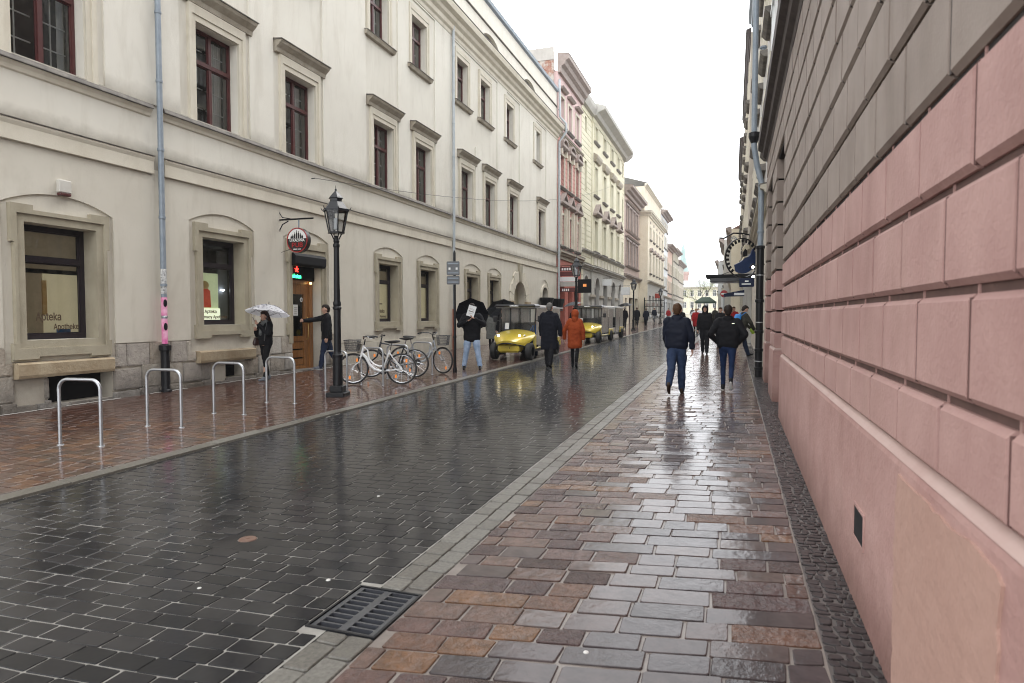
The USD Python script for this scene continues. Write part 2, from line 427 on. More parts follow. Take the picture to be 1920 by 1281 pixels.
# roadway of dark setts in courses across the street
road = thing('road', kind='structure')
part('bedding', holed(-6.02, XR, -3, 300, -.0052), 'joint_grey', road)
items = []
y = 1.2; j = 0
while y < 62:
    rh = .128 * (1 + rng.uniform(-.04, .04)); x = -6.01 - rng.uniform(0, .12) - (.105 if j % 2 else 0)
    while x < XR:
        lim = GR[0] - .008 if GR[2] - .015 < y + .145 + rh * .5 < GR[3] + .015 else XR - .008
        if x > lim - .03: break
        w = .212 * (1 + rng.uniform(-.08, .08)); x0, x1 = max(x, -6.01), min(x + w, lim)
        if lim - x1 < .085: x1 = lim; w = 9
        if x1 - x0 > .03:
            g = .0052
            arc = lambda xx: .035 * ((xx + 4.2) / 2) ** 2 + .05 * (xx + 4)
            P = np.array([[x0 + g, y + g + arc(x0)], [x1 - g, y + g + arc(x1)], [x1 - g, y + rh - g + arc(x1)], [x0 + g, y + rh - g + arc(x0)]])
            cx, cy = P.mean(0)
            if math.hypot(cx + 3.35, cy - 3.75) > .14:
                items.append(jit(P, .004))
        x += w
    y += rh; j += 1
lay(road, items, 'paving_block', [f'road_block_{i}' for i in range(5)], 'road_block_far', 'paving_blocks', ch=.002, cut=.005, tilt=.0045, lift=.0009)

# right pavement of hewn porphyry slabs
rp = thing('right_pavement', kind='structure')
part('bedding', sheet(MB(), XB, XW_R + .4, -3, 300, -.0085), 'joint_red', rp)
items = []
y = .9; j = 0
while y < 62:
    rh = .185 * (1 + rng.uniform(-.13, .13)); x = XB - rng.uniform(0, .25)
    while x < XC:
        w = rng.choice([.24, .29, .33, .38, .47], p=[.2, .3, .27, .17, .06]) * (1 + rng.uniform(-.05, .05)); x0, x1 = max(x, XB + .004), min(x + w, XC)
        if XC - x1 < .1: x1 = XC
        if x1 - x0 > .06:
            g = .007; s = lambda xx: .17 * (xx + .6)
            items.append(jit([[x0 + g, y + g + s(x0)], [x1 - g, y + g + s(x1)], [x1 - g, y + rh - g + s(x1)], [x0 + g, y + rh - g + s(x0)]], .006))
        x = x1
        if x >= XC - .01: break
    y += rh; j += 1
items = [P for P in items if not (P[:, 0].min() < GR[1] and GR[2] < P[:, 1].mean() < GR[3])]
lay(rp, items, 'paving_slab', lambda c: f'slab_{rng.integers(7)}' if rng.random() < math.exp(-((c[0] + .38) / .52) ** 2) + .12 else f'slab_rough_{rng.integers(7)}', 'slab_far', 'paving_slabs', ch=.0035, cut=.009, tilt=.007, lift=.0012)
# strip of small cobbles along the wall
cb = MB(); y = 1.6
while y < 30:
    rh = rng.uniform(.05, .08); x = XC + .008
    while x < XW_R + .03:
        w = rng.uniform(.045, .10); cx = x + w / 2
        P = jit([[x + .006, y + .006], [x + w - .006, y + .006], [x + w - .006, y + rh - .006], [x + .006, y + rh - .006]], .011) + [0, .17 * (cx + .6)]
        c = P.mean(0); dz = rng.normal(.001, .0015); gx, gy = rng.normal(0, .02, 2)
        block(cb, P, lambda Q: gz(Q[:, 1]) + dz + (Q[:, 0] - c[0]) * gx + (Q[:, 1] - c[1]) * gy, .0035, .02, rng, .010)
        x += w
    y += rh
part('bedding', sheet(MB(), XC + .004, XW_R + .4, -3, 300, -.0072), 'wet_soil', rp)
part('cobbles', cb, 'cobble', rp, kind='stuff')

# granite border between roadway and right pavement
gb = thing('granite_border', kind='structure')
part('bedding', holed(XR, XB, -3, 300, -.0105), 'joint_dark', gb)
items = []
for col, (x0, x1) in enumerate(((XR + .004, -1.857), (-1.851, XB - .004))):
    y = 1.3 + .1 * col
    while y < 60:
        l = rng.uniform(.17, .27)
        P = jit([[x0, y + .005], [x1, y + .005], [x1, y + l - .005], [x0, y + l - .005]], .004)
        y += l
        if GR[2] - .02 < P[:, 1].max() and P[:, 1].min() < GR[3] + .02:
            if P[:, 1].mean() < GR[2]: P[:, 1] = np.minimum(P[:, 1], GR[2] - .008)
            elif P[:, 1].mean() > GR[3]: P[:, 1] = np.maximum(P[:, 1], GR[3] + .008)
            else: continue
            if np.ptp(P[:, 1]) < .05: continue
        items.append(P)
lay(gb, items, 'granite_sett', ['granite', 'granite_b'], 'granite_far', 'granite_setts', keep=200, ch=.006, cut=.012, tilt=.01)

# left pavement of red brown clinker, with its flat kerb
lp = thing('left_pavement', kind='structure')
part('bedding', sheet(MB(), XW_L - .5, XK_L0, -3, 300, .012), 'joint_dark', lp)
items = []
y = 2.6; j = 0
while y < 34:
    rh = .135 * (1 + rng.uniform(-.05, .05)); x = XW_L - rng.uniform(0, .25)
    while x < XK_L0 - .01:
        w = .235 * (1 + rng.uniform(-.1, .1)); x1 = min(x + w, XK_L0 - .004); g = .004
        if x1 - x > .05:
            items.append(jit([[x + g, y + g], [x1 - g, y + g], [x1 - g, y + rh - g], [x + g, y + rh - g]], .003))
        x += w
    y += rh
_gz0 = gz
def gz(y): return SLOPE * y + .022
lay(lp, items, 'clinker_paver', [f'clinker_{i}' for i in range(5)], 'brick_far', 'clinker_pavers', ch=.003, tilt=.006, lift=.0008)
sheet_far = MB().add([[XW_L - .5, 34, gz(34) - .004], [XK_L0, 34, gz(34) - .004], [XK_L0, 300, gz(300) - .004], [XW_L - .5, 300, gz(300) - .004]], [[0, 1, 2, 3]])
part('far_paving', sheet_far, 'clinker_1', lp)
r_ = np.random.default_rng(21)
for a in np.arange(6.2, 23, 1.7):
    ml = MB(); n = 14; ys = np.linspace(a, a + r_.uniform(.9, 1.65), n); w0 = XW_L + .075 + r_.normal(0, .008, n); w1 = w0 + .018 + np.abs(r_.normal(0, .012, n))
    V = np.vstack([np.c_[w0, ys, gz(ys) + .012], np.c_[w1, ys, gz(ys) + .008]]); ml.add(V, [[k, k + 1, n + k + 1, n + k] for k in range(n - 1)]); part('mortar_edge', ml, 'reflection_white', lp)  # pale strips for plaster crumbs, with the wet reflection painted into their colour
kb = thing('left_kerb', kind='structure')
y = 1.5; items = []
while y < 75:
    l = .95 * (1 + rng.uniform(-.1, .1)); items.append(np.array([[XK_L0 + .004, y + .003], [XK_L1, y + .003], [XK_L1, y + l - .003], [XK_L0 + .004, y + l - .003]])); y += l
lay(kb, items, 'kerb_stone', ['granite', 'granite_b'], 'granite_far', 'kerb_stones', keep=80, ch=.006, depth=.05, tilt=.002)
gz = _gz0

# drain, small cover, flecks
gr = thing('drain_grate', 'black iron storm drain grate with two rows of slots between road and pavement', 'drain grate', (GR[0], GR[2], gz(GR[2])))
gw, gl = GR[1] - GR[0], GR[3] - GR[2]
P = sbox(0, 0, gw, gl)
slots = []
nsl = 9
for k in range(nsl):
    yy = .05 + k * (gl - .10) / (nsl - 1)
    for x0, x1 in ((.045, gw / 2 - .02), (gw / 2 + .02, gw - .04)):
        slots.append(Point(0, 0).buffer(.5).envelope and sbox(x0 + .012, yy - .013, x1 - .012, yy + .013).buffer(.008))
m = trimesh.creation.extrude_polygon(P.buffer(-.02).difference(unary_union(slots)), .03, engine='earcut'); m.apply_translation([0, 0, -.032])
part('slotted_plate', MB().tm(m), 'grate_iron', gr)
m = trimesh.creation.extrude_polygon(P.difference(P.buffer(-.014)), .05, engine='earcut'); m.apply_translation([0, 0, -.046])
part('rim', MB().tm(m), 'black_iron', gr)
part('pit', MB().box((.0, .0, -.075), (gw, gl, -.07)), 'pit', gr)
cv = thing('valve_cover', 'small rusty round iron cover set in the dark road blocks', 'cover', (-3.35, 3.75, gz(3.75)))
part('lid', MB().lathe([(0, .004), (.05, .004), (.062, .002), (.066, -.01)], 20), 'rust_iron', cv)
part('collar', MB().lathe([(.07, -.012), (.07, -.001), (.26, -.0035), (.262, -.012)], 16), 'road_block_0', cv)
part('boss', MB().lathe([(0, .010), (.012, .009), (.016, .004)], 8), 'rust_iron', cv)
for px_, lab in ((( -3.0, 5.0), 'small pale flattened spot of gum on the road well behind the rusty cover'), ((-2.36, 3.33), 'small pale spot of gum on the road block just left of the drain'), ((-3.03, 2.98), 'small pale spot of gum lying between the rusty cover and the drain'), ((-.66, 3.02), 'small pale spot of gum on the red slabs right of the drain')):
    g_ = part('gum_spot', MB().lathe([(0, .004), (.011, .003), (.015, -.002)], 9, (px_[0], px_[1], gz(px_[1]) + .001)), 'gum', label=lab, cat='gum')

# ---------------------------------------------------------------- buildings: shared pieces
M('sky_glare_white', (.66, .66, .65), (.72, .72, .71), scale=2, rough=.8)  # white that imitates bright sky mirrored in the upper panes


def room_tone(k): return ('curtain', 'dark_room')[k % 2]


def window(bld, fr, u, w, z0, z1, depth=.25, frame='maroon', transom=.66, mull=True, inner=True, curtain=True, bar=.055, glass='glass_upper', detail=True, name='window', drop=0.0):
    """A framed window set back in its opening; the frame is the part, panes and what hangs behind are its pieces."""
    mb = MB(); d0, d1 = -depth - .06, -depth; u0, u1 = u - w / 2, u + w / 2
    fr.box(mb, u0, u0 + bar, z0, z1, d0, d1); fr.box(mb, u1 - bar, u1, z0, z1, d0, d1)
    fr.box(mb, u0 + bar, u1 - bar, z0, z0 + bar, d0, d1); fr.box(mb, u0 + bar, u1 - bar, z1 - bar, z1, d0, d1)
    zt = z0 + transom * (z1 - z0) if transom else None
    if zt: fr.box(mb, u0 + bar, u1 - bar, zt - .045, zt + .045, d0 - .002, d1 + .03)
    if mull:
        for a, b in ((z0 + bar, (zt - .045) if zt else z1 - bar),) + (((zt + .045, z1 - bar),) if zt else ()):
            fr.box(mb, u - .04, u + .04, a, b, d0 + .002, d1 + .012)
    if detail:                                       # casement edges inside each light
        for a, b in ([(u0 + bar, u - .04), (u + .04, u1 - bar)] if mull else [(u0 + bar, u1 - bar)]):
            for c, e in ([(z0 + bar, zt - .045), (zt + .045, z1 - bar)] if zt else [(z0 + bar, z1 - bar)]):
                q = sbox(a, c, b, e); fr.poly(mb, q.difference(sbox(a + .025, c + .025, b - .025, e - .025)), d0 + .012, d1 - .012)
    p = part(name, mb, frame, bld)
    lights = [(a, b, c, e) for a, b in ([(u0 + bar, u - .04), (u + .04, u1 - bar)] if mull else [(u0 + bar, u1 - bar)]) for c, e in ([(z0 + bar, zt - .045), (zt + .045, z1 - bar)] if zt else [(z0 + bar, z1 - bar)])]
    if detail:
        for a, b, c, e in lights: part('pane', fr.quad(MB(), a, b, c, e, d0 + .03), glass, p)
    else:
        g = MB()
        for a, b, c, e in lights: fr.quad(g, a, b, c, e, d0 + .03)
        part('panes', g, glass, p)
    if inner:                                        # second, white-barred casement behind the first
        g = MB()
        for a, b, c, e in lights:
            n = max(1, round((e - c) / .38))
            for k in range(1, n): fr.box(g, a, b, c + (e - c) * k / n - .010, c + (e - c) * k / n + .010, d0 - .13, d0 - .11)
            fr.box(g, (a + b) / 2 - .010, (a + b) / 2 + .010, c, e, d0 - .129, d0 - .111)
        part('inner_sash', g, 'white_sash', p)
    if curtain:
        g = MB(); n = 10
        for s in (-1, 1):
            us = np.linspace(u + s * w * .5, u + s * w * (.14 + .12 * ((round(u * 7) + (s > 0)) % 3)), n)
            v = []
            for k, uu in enumerate(us):
                for z in (z0 + .02 + drop, z1 - .02): v.append([uu, z, d0 - .22 + .02 * (k % 2)])
            g.add(fr(np.array(v)), [[2 * k, 2 * k + 2, 2 * k + 3, 2 * k + 1] for k in range(n - 1)])
        part('curtain', g, 'curtain', p)
    return p


def pediment(fr, u, w, z, h, kind='tri', d=.32):
    """Window head; returns its mesh: a ledge with a gable or segment on it."""
    mb = MB()
    fr.run(mb, u - w / 2, u + w / 2, [(0, z), (d * .5, z), (d, z + .10), (d, z + .16), (0, z + .16)])
    if kind == 'tri': P = Polygon([(u - w / 2, z + .16), (u + w / 2, z + .16), (u, z + .16 + h)])
    elif kind == 'seg':
        P = Polygon([(u + w / 2 * math.cos(t), z + .16 + h * math.sin(t)) for t in np.linspace(0, PI, 15)])
    else: return mb
    fr.poly(mb, P, 0, d * .35)
    fr.poly(mb, P.difference(P.buffer(-.12)), d * .35, d * .98)
    return mb


def downpipe(label, x, y, z0, z1, r=.055, mat='zinc', boot=None, path=None, every=1.35, cat='drainpipe'):
    t = thing('downpipe', label, cat, (0, 0, 0))
    pts = path or [(x, y, z0), (x, y, z1)]
    part('pipe', MB().tube(pts, r, 10), mat, t, smooth=40)
    z = z0 + every * .6
    while z < z1:
        part('socket', MB().lathe([(r, -.02), (r + .010, -.015), (r + .012, .03), (r, .035)], 10, (pts[0][0], pts[0][1], z)), mat, t)
        z += every
    if boot: part('cast_iron_boot', MB().lathe([(r + .06, z0), (r + .06, z0 + .04), (r + .03, z0 + .06), (r + .03, z0 + boot - .12), (r + .06, z0 + boot - .10), (r + .06, z0 + boot), (r, z0 + boot + .03)], 12, (pts[0][0], pts[0][1], 0)), 'black_iron', t)
    return t


# ---------------------------------------------------------------- the cream building on the left
XL = -11.02
LF = Fr((XL, 0, 0), (0, 1, 0), (1, 0, 0))
cream = thing('cream_building', 'long cream plastered building with brown sash windows, belt courses and stone framed shop windows', 'building')
Y0, Y1 = 1.5, 40.8
GF = [(7.97, 'w'), (11.7, 'w'), (14.72, 'd'), (19.08, 'w'), (22.04, 'w'), (26.4, 'w'), (29.18, 'w'), (33.0, 'p'), (37.95, 'a')]
F1 = [4.6, 7.86, 11.62, 14.52, 18.82, 21.7, 25.82, 28.6, 32.05, 37.2]
F2 = [4.6, 7.86, 11.55, 14.4, 18.6, 21.4, 25.35, 28.0, 31.4, 36.3]
OW, OZ0, OZ1 = 1.26, 1.47, 3.40                       # shop window openings
holes = []
for u, k in GF:
    if k == 'w': holes.append(sbox(u - OW / 2, OZ0 - (.2 if u < 9 else 0), u + OW / 2, OZ1 - (.18 if u < 9 else 0)))
    elif k == 'd': holes.append(sbox(u - .64, gz(u) + .03, u + .64, 3.33))
    elif k == 'p': holes.append(unary_union([sbox(u - 1.05, .3, u + 1.05, 2.45), Point(u, 2.45).buffer(1.05, 24)]))
    else: holes.append(unary_union([sbox(u - .62, 1.5, u + .62, 2.95), affinity.scale(Point(u, 2.95).buffer(.62, 16), 1, .75)]))
for u in F1: holes.append(sbox(u - .63, 5.83, u + .63, 7.98))
for u in F2: holes.append(sbox(u - .58, 10.62, u + .58, 12.42))
BASE = [(8.28, .60, .64, .16), (12.02, .30, .60, .25)]  # cellar openings: u, half width, top, bottom
for u, hw, zt, zb in BASE: holes.append(sbox(u - hw, zb, u + hw, zt))
LUN = [28.9, 35.0]
for u in LUN: holes.append(affinity.scale(Point(u, 14.15).buffer(1, 24), 1.3, .75).intersection(sbox(u - 2, 14.15, u + 2, 15)))
holes.append(sbox(22.35, .42, 22.75, .85)); holes.append(sbox(17.1, .5, 17.4, .8))
wall = sbox(Y0, -.1, Y1, 16.3).difference(unary_union(holes))
low, up = wall.intersection(sbox(0, -1, 50, 4.6)), wall.intersection(sbox(0, 4.6, 50, 17))
part('wall', LF.poly(MB(), low, -.42, 0), 'plaster_low', cream)
part('wall', LF.poly(MB(), up, -.42, 0), 'plaster', cream)
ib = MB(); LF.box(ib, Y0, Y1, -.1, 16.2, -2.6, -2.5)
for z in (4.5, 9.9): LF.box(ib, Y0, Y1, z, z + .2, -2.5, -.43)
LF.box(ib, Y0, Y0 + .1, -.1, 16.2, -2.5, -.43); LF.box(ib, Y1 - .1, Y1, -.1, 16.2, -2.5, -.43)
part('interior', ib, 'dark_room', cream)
# plaster panels standing proud, cut back round the openings
cut = []
for u, k in GF:
    if k in 'wd':
        R = 1.9; h = .24; half = .98
        zt = 3.50 if u < 9 else 3.72
        rad = (half ** 2 + h ** 2) / (2 * h)
        arc = [(u + rad * math.sin(t), zt + h - rad + rad * math.cos(t)) for t in np.linspace(-math.asin(half / rad), math.asin(half / rad), 17)]
        cut.append(Polygon([(u + half, -1), (u + half, zt)][::-1] and [(u - half, -1)] + arc + [(u + half, -1)]))
    elif k == 'p': cut.append(unary_union([sbox(u - 1.55, -1, u + 1.55, 2.5), Point(u, 2.5).buffer(1.55, 24)]))
    else: cut.append(unary_union([sbox(u - .85, 1.3, u + .85, 3.0), affinity.scale(Point(u, 3.0).buffer(.95, 16), 1, .9)]))
pn = sbox(Y0, 1.16, 16.05, 4.48).union(sbox(16.05, .86, Y1, 4.48)).difference(unary_union(cut + [sbox(9.86, -1, 10.06, 9)]))
part('plaster_panel', LF.poly(MB(), pn, .0, .035), 'plaster_low', cream)
cut = []
for k, u in enumerate(F1): cut.append(sbox(u - 1.06, 5.9, u + 1.0, 13.0))
for a, b in ((24.32, 29.1),): cut.append(sbox(a, 9.2, b, 13.0))
pn = sbox(Y0, 5.88, Y1, 13.15).difference(unary_union(cut))
part('plaster_panel', LF.poly(MB(), pn, 0, .04), 'plaster_up', cream)
for a, b in ((Y0, 9.83), (10.09, 24.1), (24.34, Y1)):
    part('upper_belt', LF.run(MB(), a, b, [(0, 5.62), (.03, 5.64), (.05, 5.70), (.10, 5.76), (0, 5.80)]), 'trim', cream)
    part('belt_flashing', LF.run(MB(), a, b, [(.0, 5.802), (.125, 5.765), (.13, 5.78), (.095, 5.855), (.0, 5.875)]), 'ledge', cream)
for a, b in ((Y0, 9.83), (10.09, 24.1), (24.34, Y1)):
    part('lower_belt', LF.run(MB(), a, b, [(0, 4.48), (.09, 4.50), (.09, 4.74), (.12, 4.80), (.12, 4.83), (0, 4.86)]), 'trim', cream)
    part('belt_flashing', LF.run(MB(), a, b, [(0, 4.862), (.135, 4.835), (.14, 4.85), (0, 4.885)]), 'ledge', cream)
# cornice, attic, roof edge
part('cornice', LF.run(MB(), Y0, Y1, [(0, 13.05), (.06, 13.07), (.08, 13.2), (.16, 13.26), (.18, 13.42), (.30, 13.50), (.34, 13.62), (.50, 13.70), (.55, 13.86), (.55, 13.92), (0, 14.12)]), 'trim', cream)
part('cornice_flashing', LF.run(MB(), Y0, Y1, [(0, 14.124), (.57, 13.925), (.575, 13.95), (0, 14.16)]), 'ledge', cream)
part('attic_ledge', LF.run(MB(), Y0, Y1, [(0, 15.18), (.07, 15.2), (.07, 15.235), (0, 15.26)]), 'ledge', cream)
part('roof_edge', LF.run(MB(), Y0, Y1, [(0, 16.15), (.12, 16.2), (.16, 16.34), (0, 16.36)]), 'zinc', cream)
part('roof', MB().add([[XL, Y0, 16.33], [XL, Y1, 16.33], [XL - 6, Y1, 18.6], [XL - 6, Y0, 18.6]], [[0, 1, 2, 3]]), 'roof_tile', cream)
for u in LUN: part('attic_lunette', LF.poly(MB(), affinity.scale(Point(u, 14.15).buffer(1, 24), 1.28, .73).intersection(sbox(u - 2, 14.15, u + 2, 15)), -.2, -.17), 'ledge', cream)
# upper windows
for k, u in enumerate(F1):
    ww = window(cream, LF, u, 1.24, 5.84, 7.97, depth=.2)
    s = sbox(u - .83, 5.86, u + .83, 8.32).difference(sbox(u - .64, 5.83, u + .64, 7.99))
    part('window_surround', LF.poly(LF.poly(MB(), s, 0, .06), s.difference(sbox(u - .74, 5, u + .74, 8.12)), .06, .085), 'trim', cream)
    part('window_hood', LF.run(MB(), u - 1.0, u + 1.06, [(.0, 8.33), (.08, 8.34), (.10, 8.44), (.22, 8.54), (.26, 8.60), (0, 8.62)]), 'ledge_pale', cream)
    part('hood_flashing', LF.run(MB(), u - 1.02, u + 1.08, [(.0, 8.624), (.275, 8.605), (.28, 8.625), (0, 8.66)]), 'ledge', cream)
for k, u in enumerate(F2):
    window(cream, LF, u, 1.14, 10.63, 12.41, depth=.2)
    part('blind', LF.quad(MB(), u - .5, u + (.12, .3, -.05)[k % 3], 10.7, 12.36, -.31), 'sky_glare_white', cream)  # white sheet added behind the glass to imitate sky reflected in the panes
    s = sbox(u - .78, 10.62, u + .78, 12.78).difference(sbox(u - .585, 10.61, u + .585, 12.43))
    part('window_surround', LF.poly(LF.poly(MB(), s, 0, .06), s.difference(sbox(u - .7, 5, u + .7, 12.6)), .06, .08), 'trim', cream)
    part('window_sill', LF.run(MB(), u - .9, u + .92, [(0, 10.46), (.10, 10.48), (.16, 10.58), (0, 10.61)]), 'ledge_pale', cream)
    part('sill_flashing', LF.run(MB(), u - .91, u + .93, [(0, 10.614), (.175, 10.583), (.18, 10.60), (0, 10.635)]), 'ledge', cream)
# shop windows with eared stone frames
for k, (u, kind) in enumerate(GF):
    if kind not in 'wd': continue
    dz = .2 if u < 9 else 0
    zb, zt = 1.18 - dz * 1.25, 3.70 - dz
    o0, o1 = OZ0 - dz, OZ1 - dz * .9
    H = .86
    outer = unary_union([sbox(u - H + .05, zb + .07, u + H - .05, zt - .08), sbox(u - H, zt - .62, u + H, zt - .08), sbox(u - H, zt - .3, u - H + .36, zt), sbox(u + H - .36, zt - .3, u + H, zt), sbox(u - H, zb, u - H + .40, zb + .3), sbox(u + H - .40, zb, u + H, zb + .3), sbox(u - H, zb + .07, u - H + .05, zb + .3)])
    if kind == 'w': inn = sbox(u - OW / 2 - .002, o0, u + OW / 2 + .002, o1)
    else:
        outer = outer.intersection(sbox(u - H, .95, u + H, 4)).union(sbox(u - H + .05, .95, u + H - .05, 1.4)); inn = sbox(u - .642, -1, u + .642, 3.34)
    ring = outer.difference(inn)
    mb = LF.poly(MB(), ring, 0, .05)
    step = outer.buffer(-.13, join_style=2).difference(inn)
    LF.poly(mb, ring.difference(inn.buffer(.13, join_style=2)).difference(sbox(u - 2, -2, u + 2, .96)), .05, .085)
    part('stone_frame', mb, 'stone_trim', cream)
    if kind == 'w':                                  # stone lining of the opening, and the dark shop window
        for a in ((u - OW / 2 - .01, u - OW / 2 + .002), (u + OW / 2 - .002, u + OW / 2 + .01)): part('reveal', LF.box(MB(), a[0], a[1], o0, o1, -.30, .048), 'stone_trim', cream)
        window(cream, LF, u, OW - .006, o0 + .003, o1 - .003, depth=.27, frame='darkframe', transom=.70, mull=False, inner=False, curtain=False, bar=.085, glass='glass', name='shop_window')
        if u < 16:
            sb = MB(); LF.run(sb, u - .84, u + .86, [(0, .64), (.13, .65), (.15, .70), (.15, .88), (.12, .905), (0, .91)])
            part('stone_lintel', sb, 'stone_ochre', cream)
for u, hw, zt, zb in BASE:
    part('cellar_grille', LF.quad(MB(), u - hw, u + hw, zb, zt, -.3), 'black_matte', cream)
# plinth of rough blocks up to the pub, plain after it
r2 = np.random.default_rng(3)
st_holes = unary_union([sbox(u - hw - .0, zb - .0, u + hw, zt) for u, hw, zt, zb in BASE] + [sbox(u - .86, .62, u + .88, .93) for u, k in GF if k == 'w' and u < 16] + [sbox(14.05, -1, 15.4, 2), sbox(7.0, .9, 8.95, 2), sbox(10.72, .9, 12.68, 2)] + [sbox(7.12, .2, 7.62, .64), sbox(11.25, .2, 11.70, .6)])
rows = [(-.02, .26, .075), (.26, .70, .03), (.70, 1.15, .025)]
for a, b, pr in rows:
    u = 1.6 + r2.uniform(0, .3)
    while u < 16.0:
        l = r2.uniform(.32, .62); q = sbox(u + .008, (a if a > 0 else 0) + .008, min(u + l, 16.0) - .008, b - .008 + r2.uniform(-.03, .03) * (b < 1))
        q = q.difference(st_holes)
        for g in getattr(q, 'geoms', [q]):
            if g.area > .012:
                g = g.buffer(-.02, join_style=1).buffer(.02, quad_segs=2)
                if g.is_empty: continue
                mb = MB(); m = r2.uniform(0, .018)
                LF.poly(mb, g, 0, pr + m); LF.poly(mb, g.buffer(-.02), pr + m, pr + m + .008)
                part('plinth_stone', mb, f'stone_{r2.integers(4)}', cream)
        u += l
part('plinth', LF.poly(MB(), sbox(16.05, -.05, 31.45, .84).difference(unary_union([sbox(22.35, .42, 22.75, .85), sbox(17.1, .5, 17.4, .8)])), 0, .06), 'plaster_low', cream)
part('plinth', LF.poly(MB(), sbox(34.55, -.05, Y1, .9), 0, .06), 'plaster_low', cream)
# portal of wedge stones
u = 33.0
for k in range(11):
    t0, t1 = PI * k / 11 + .012, PI * (k + 1) / 11 - .012
    ro = 1.62 + (.12 if k % 2 else 0) + (.25 if k == 5 else 0)
    q = Polygon([(u + r * math.cos(t), 2.45 + r * math.sin(t)) for r, t in [(1.06, t0), (ro, t0), (ro, (t0 + t1) / 2), (ro, t1), (1.06, t1), (1.06, (t0 + t1) / 2)]])
    part('arch_stone', LF.poly(MB(), q, 0, .10 + (.06 if k == 5 else 0)), 'trim' if k != 5 else 'stone_trim', cream)
for s in (-1, 1):
    part('portal_capital', LF.box(MB(), u + s * 1.02, u + s * 1.7, 2.24, 2.44, 0, .17), 'stone_ochre', cream)
    for a, b in ((.3, .9), (.92, 1.55), (1.57, 2.22)): part('jamb_stone', LF.box(MB(), u + s * 1.055, u + s * 1.58, a, b, 0, .09), 'stone_trim', cream)
dm = MB(); LF.poly(dm, unary_union([sbox(u - 1.05, .3, u + 1.05, 2.45), Point(u, 2.45).buffer(1.05, 24)]), -.4, -.36)
part('portal_lining', dm, 'warm_room', cream)
part('portal_door', LF.box(MB(), u - .2, u + 1.0, .34, 2.3, -.359, -.31), 'maroon', cream)
u = 37.95
q = unary_union([sbox(u - .62, 1.5, u + .62, 2.95), affinity.scale(Point(u, 2.95).buffer(.62, 16), 1, .75)])
part('arched_window', LF.poly(LF.poly(MB(), q.difference(q.buffer(-.07)), -.3, -.24), sbox(u - .03, 1.5, u + .03, 3.3), -.3, -.24), 'darkframe', cream)
part('window_arch_trim', LF.poly(MB(), q.buffer(.16).difference(q).intersection(sbox(u - 2, 2.7, u + 2, 5)), 0, .08), 'trim', cream)
lb = MB(); LF.quad(lb, u - .6, u + .6, 1.5, 3.4, -.28); part('arched_pane', lb, 'glass', cream)

# shop displays behind the lit ground-floor windows
M('display_cream', (.52, .47, .33), (.66, .60, .44), scale=1.1, rough=.8, emit=(.85, .74, .48), estr=.16)
M('display_dim', (.20, .16, .11), (.34, .29, .20), scale=1.6, rough=.8, emit=(.7, .55, .35), estr=.05)
M('display_green', (.35, .45, .30), (.62, .68, .45), scale=2.2, rough=.7, emit=(.75, .85, .5), estr=.22)
M('display_grey', (.16, .17, .18), (.24, .25, .27), scale=2, rough=.7)
M('display_white', (.75, .78, .62), rough=.7, emit=(.9, .95, .7), estr=.6)
M('ad_red', (.42, .04, .015), (.55, .09, .03), scale=7, rough=.5, emit=(.5, .05, .02), estr=.2)
M('ad_blond', (.65, .42, .16), (.75, .55, .25), scale=9, rough=.6)
M('lettering', (.09, .06, .035), rough=.6)
M('spot_white', (.9, .9, .9), emit=(.85, .92, 1.0), estr=9.0)
M('skin', (.46, .27, .19), (.52, .31, .23), scale=30, rough=.55)
M('sky_blue', (.05, .16, .42), rough=.5)


def board(bld, u0, u1, z0, z1, d, mat, name='display_board', **kw): return part(name, LF.box(MB(), u0, u1, z0, z1, d - .03, d), mat, bld, **kw)


u = GF[0][0]
board(cream, u + .0, u + .62, 1.27, 2.42, -.45, 'display_cream'); board(cream, u - .62, u - .01, 1.27, 2.42, -.47, 'display_dim'); board(cream, u - .62, u + .62, 2.5, 3.2, -.47, 'display_dim')
mb = MB(); mb.ball((XL - .40, u - .42, 1.46), .09, 2, (.5, 1, 1.3)); part('display_bust', mb, 'curtain', cream, smooth=True)
board(cream, u + .18, u + .42, 1.33, 1.44, -.38, 'sky_blue', 'display_box'); board(cream, u - .45, u - .2, 1.345, 1.365, -.36, 'display_white', 'display_box')
board(cream, u - .02, u + .05, 1.7, 2.3, -.44, 'ad_blond', 'display_figure')
part('window_lettering', LF.text(LF.text(MB(), 'Apteka', u - .26, 1.60, .13, -.285, .44), 'Apotheke', u + .04, 1.44, .095, -.285, .46), 'lettering', cream)
u = GF[1][0]
board(cream, u - .5, u + .30, 1.55, 2.66, -.44, 'display_green')
board(cream, u - .5, u + .31, 1.50, 1.85, -.40, 'display_white')
part('advert_figure', LF.poly(MB(), Polygon([(u - .30, 1.87), (u + .06, 1.87), (u + .04, 2.25), (u - .05, 2.31), (u - .30, 2.31)]), -.435, -.42), 'ad_red', cream)
part('advert_figure', MB().tm(trimesh.util.concatenate([trimesh.creation.icosphere(1, .11)])).xf(np.diag([.2, 1.2, .9]), (XL - .425, u - .12, 2.38)), 'ad_blond', cream, smooth=True)
board(cream, u + .32, u + .63, 1.5, 3.2, -.47, 'display_grey')
part('display_lamp', MB().ball((XL - .42, u + .42, 2.28), .035, 1, (.5, 1.8, .6)), 'spot_white', cream)
part('window_lettering', LF.text(LF.text(MB(), 'Apteka', u - .28, 1.74, .075, -.285, .36), 'Pharmacy Apotheke', u - .5, 1.62, .07, -.285, .9), 'lettering', cream)
for k in (3, 4, 5, 6):
    u = GF[k][0]
    board(cream, u - .6, u + .6, 1.5, 2.78, -.40, 'display_cream' if k < 5 else 'display_dim'); board(cream, u - .6, u + .6, 2.84, 3.2, -.40, 'display_dim')
u = GF[3][0]
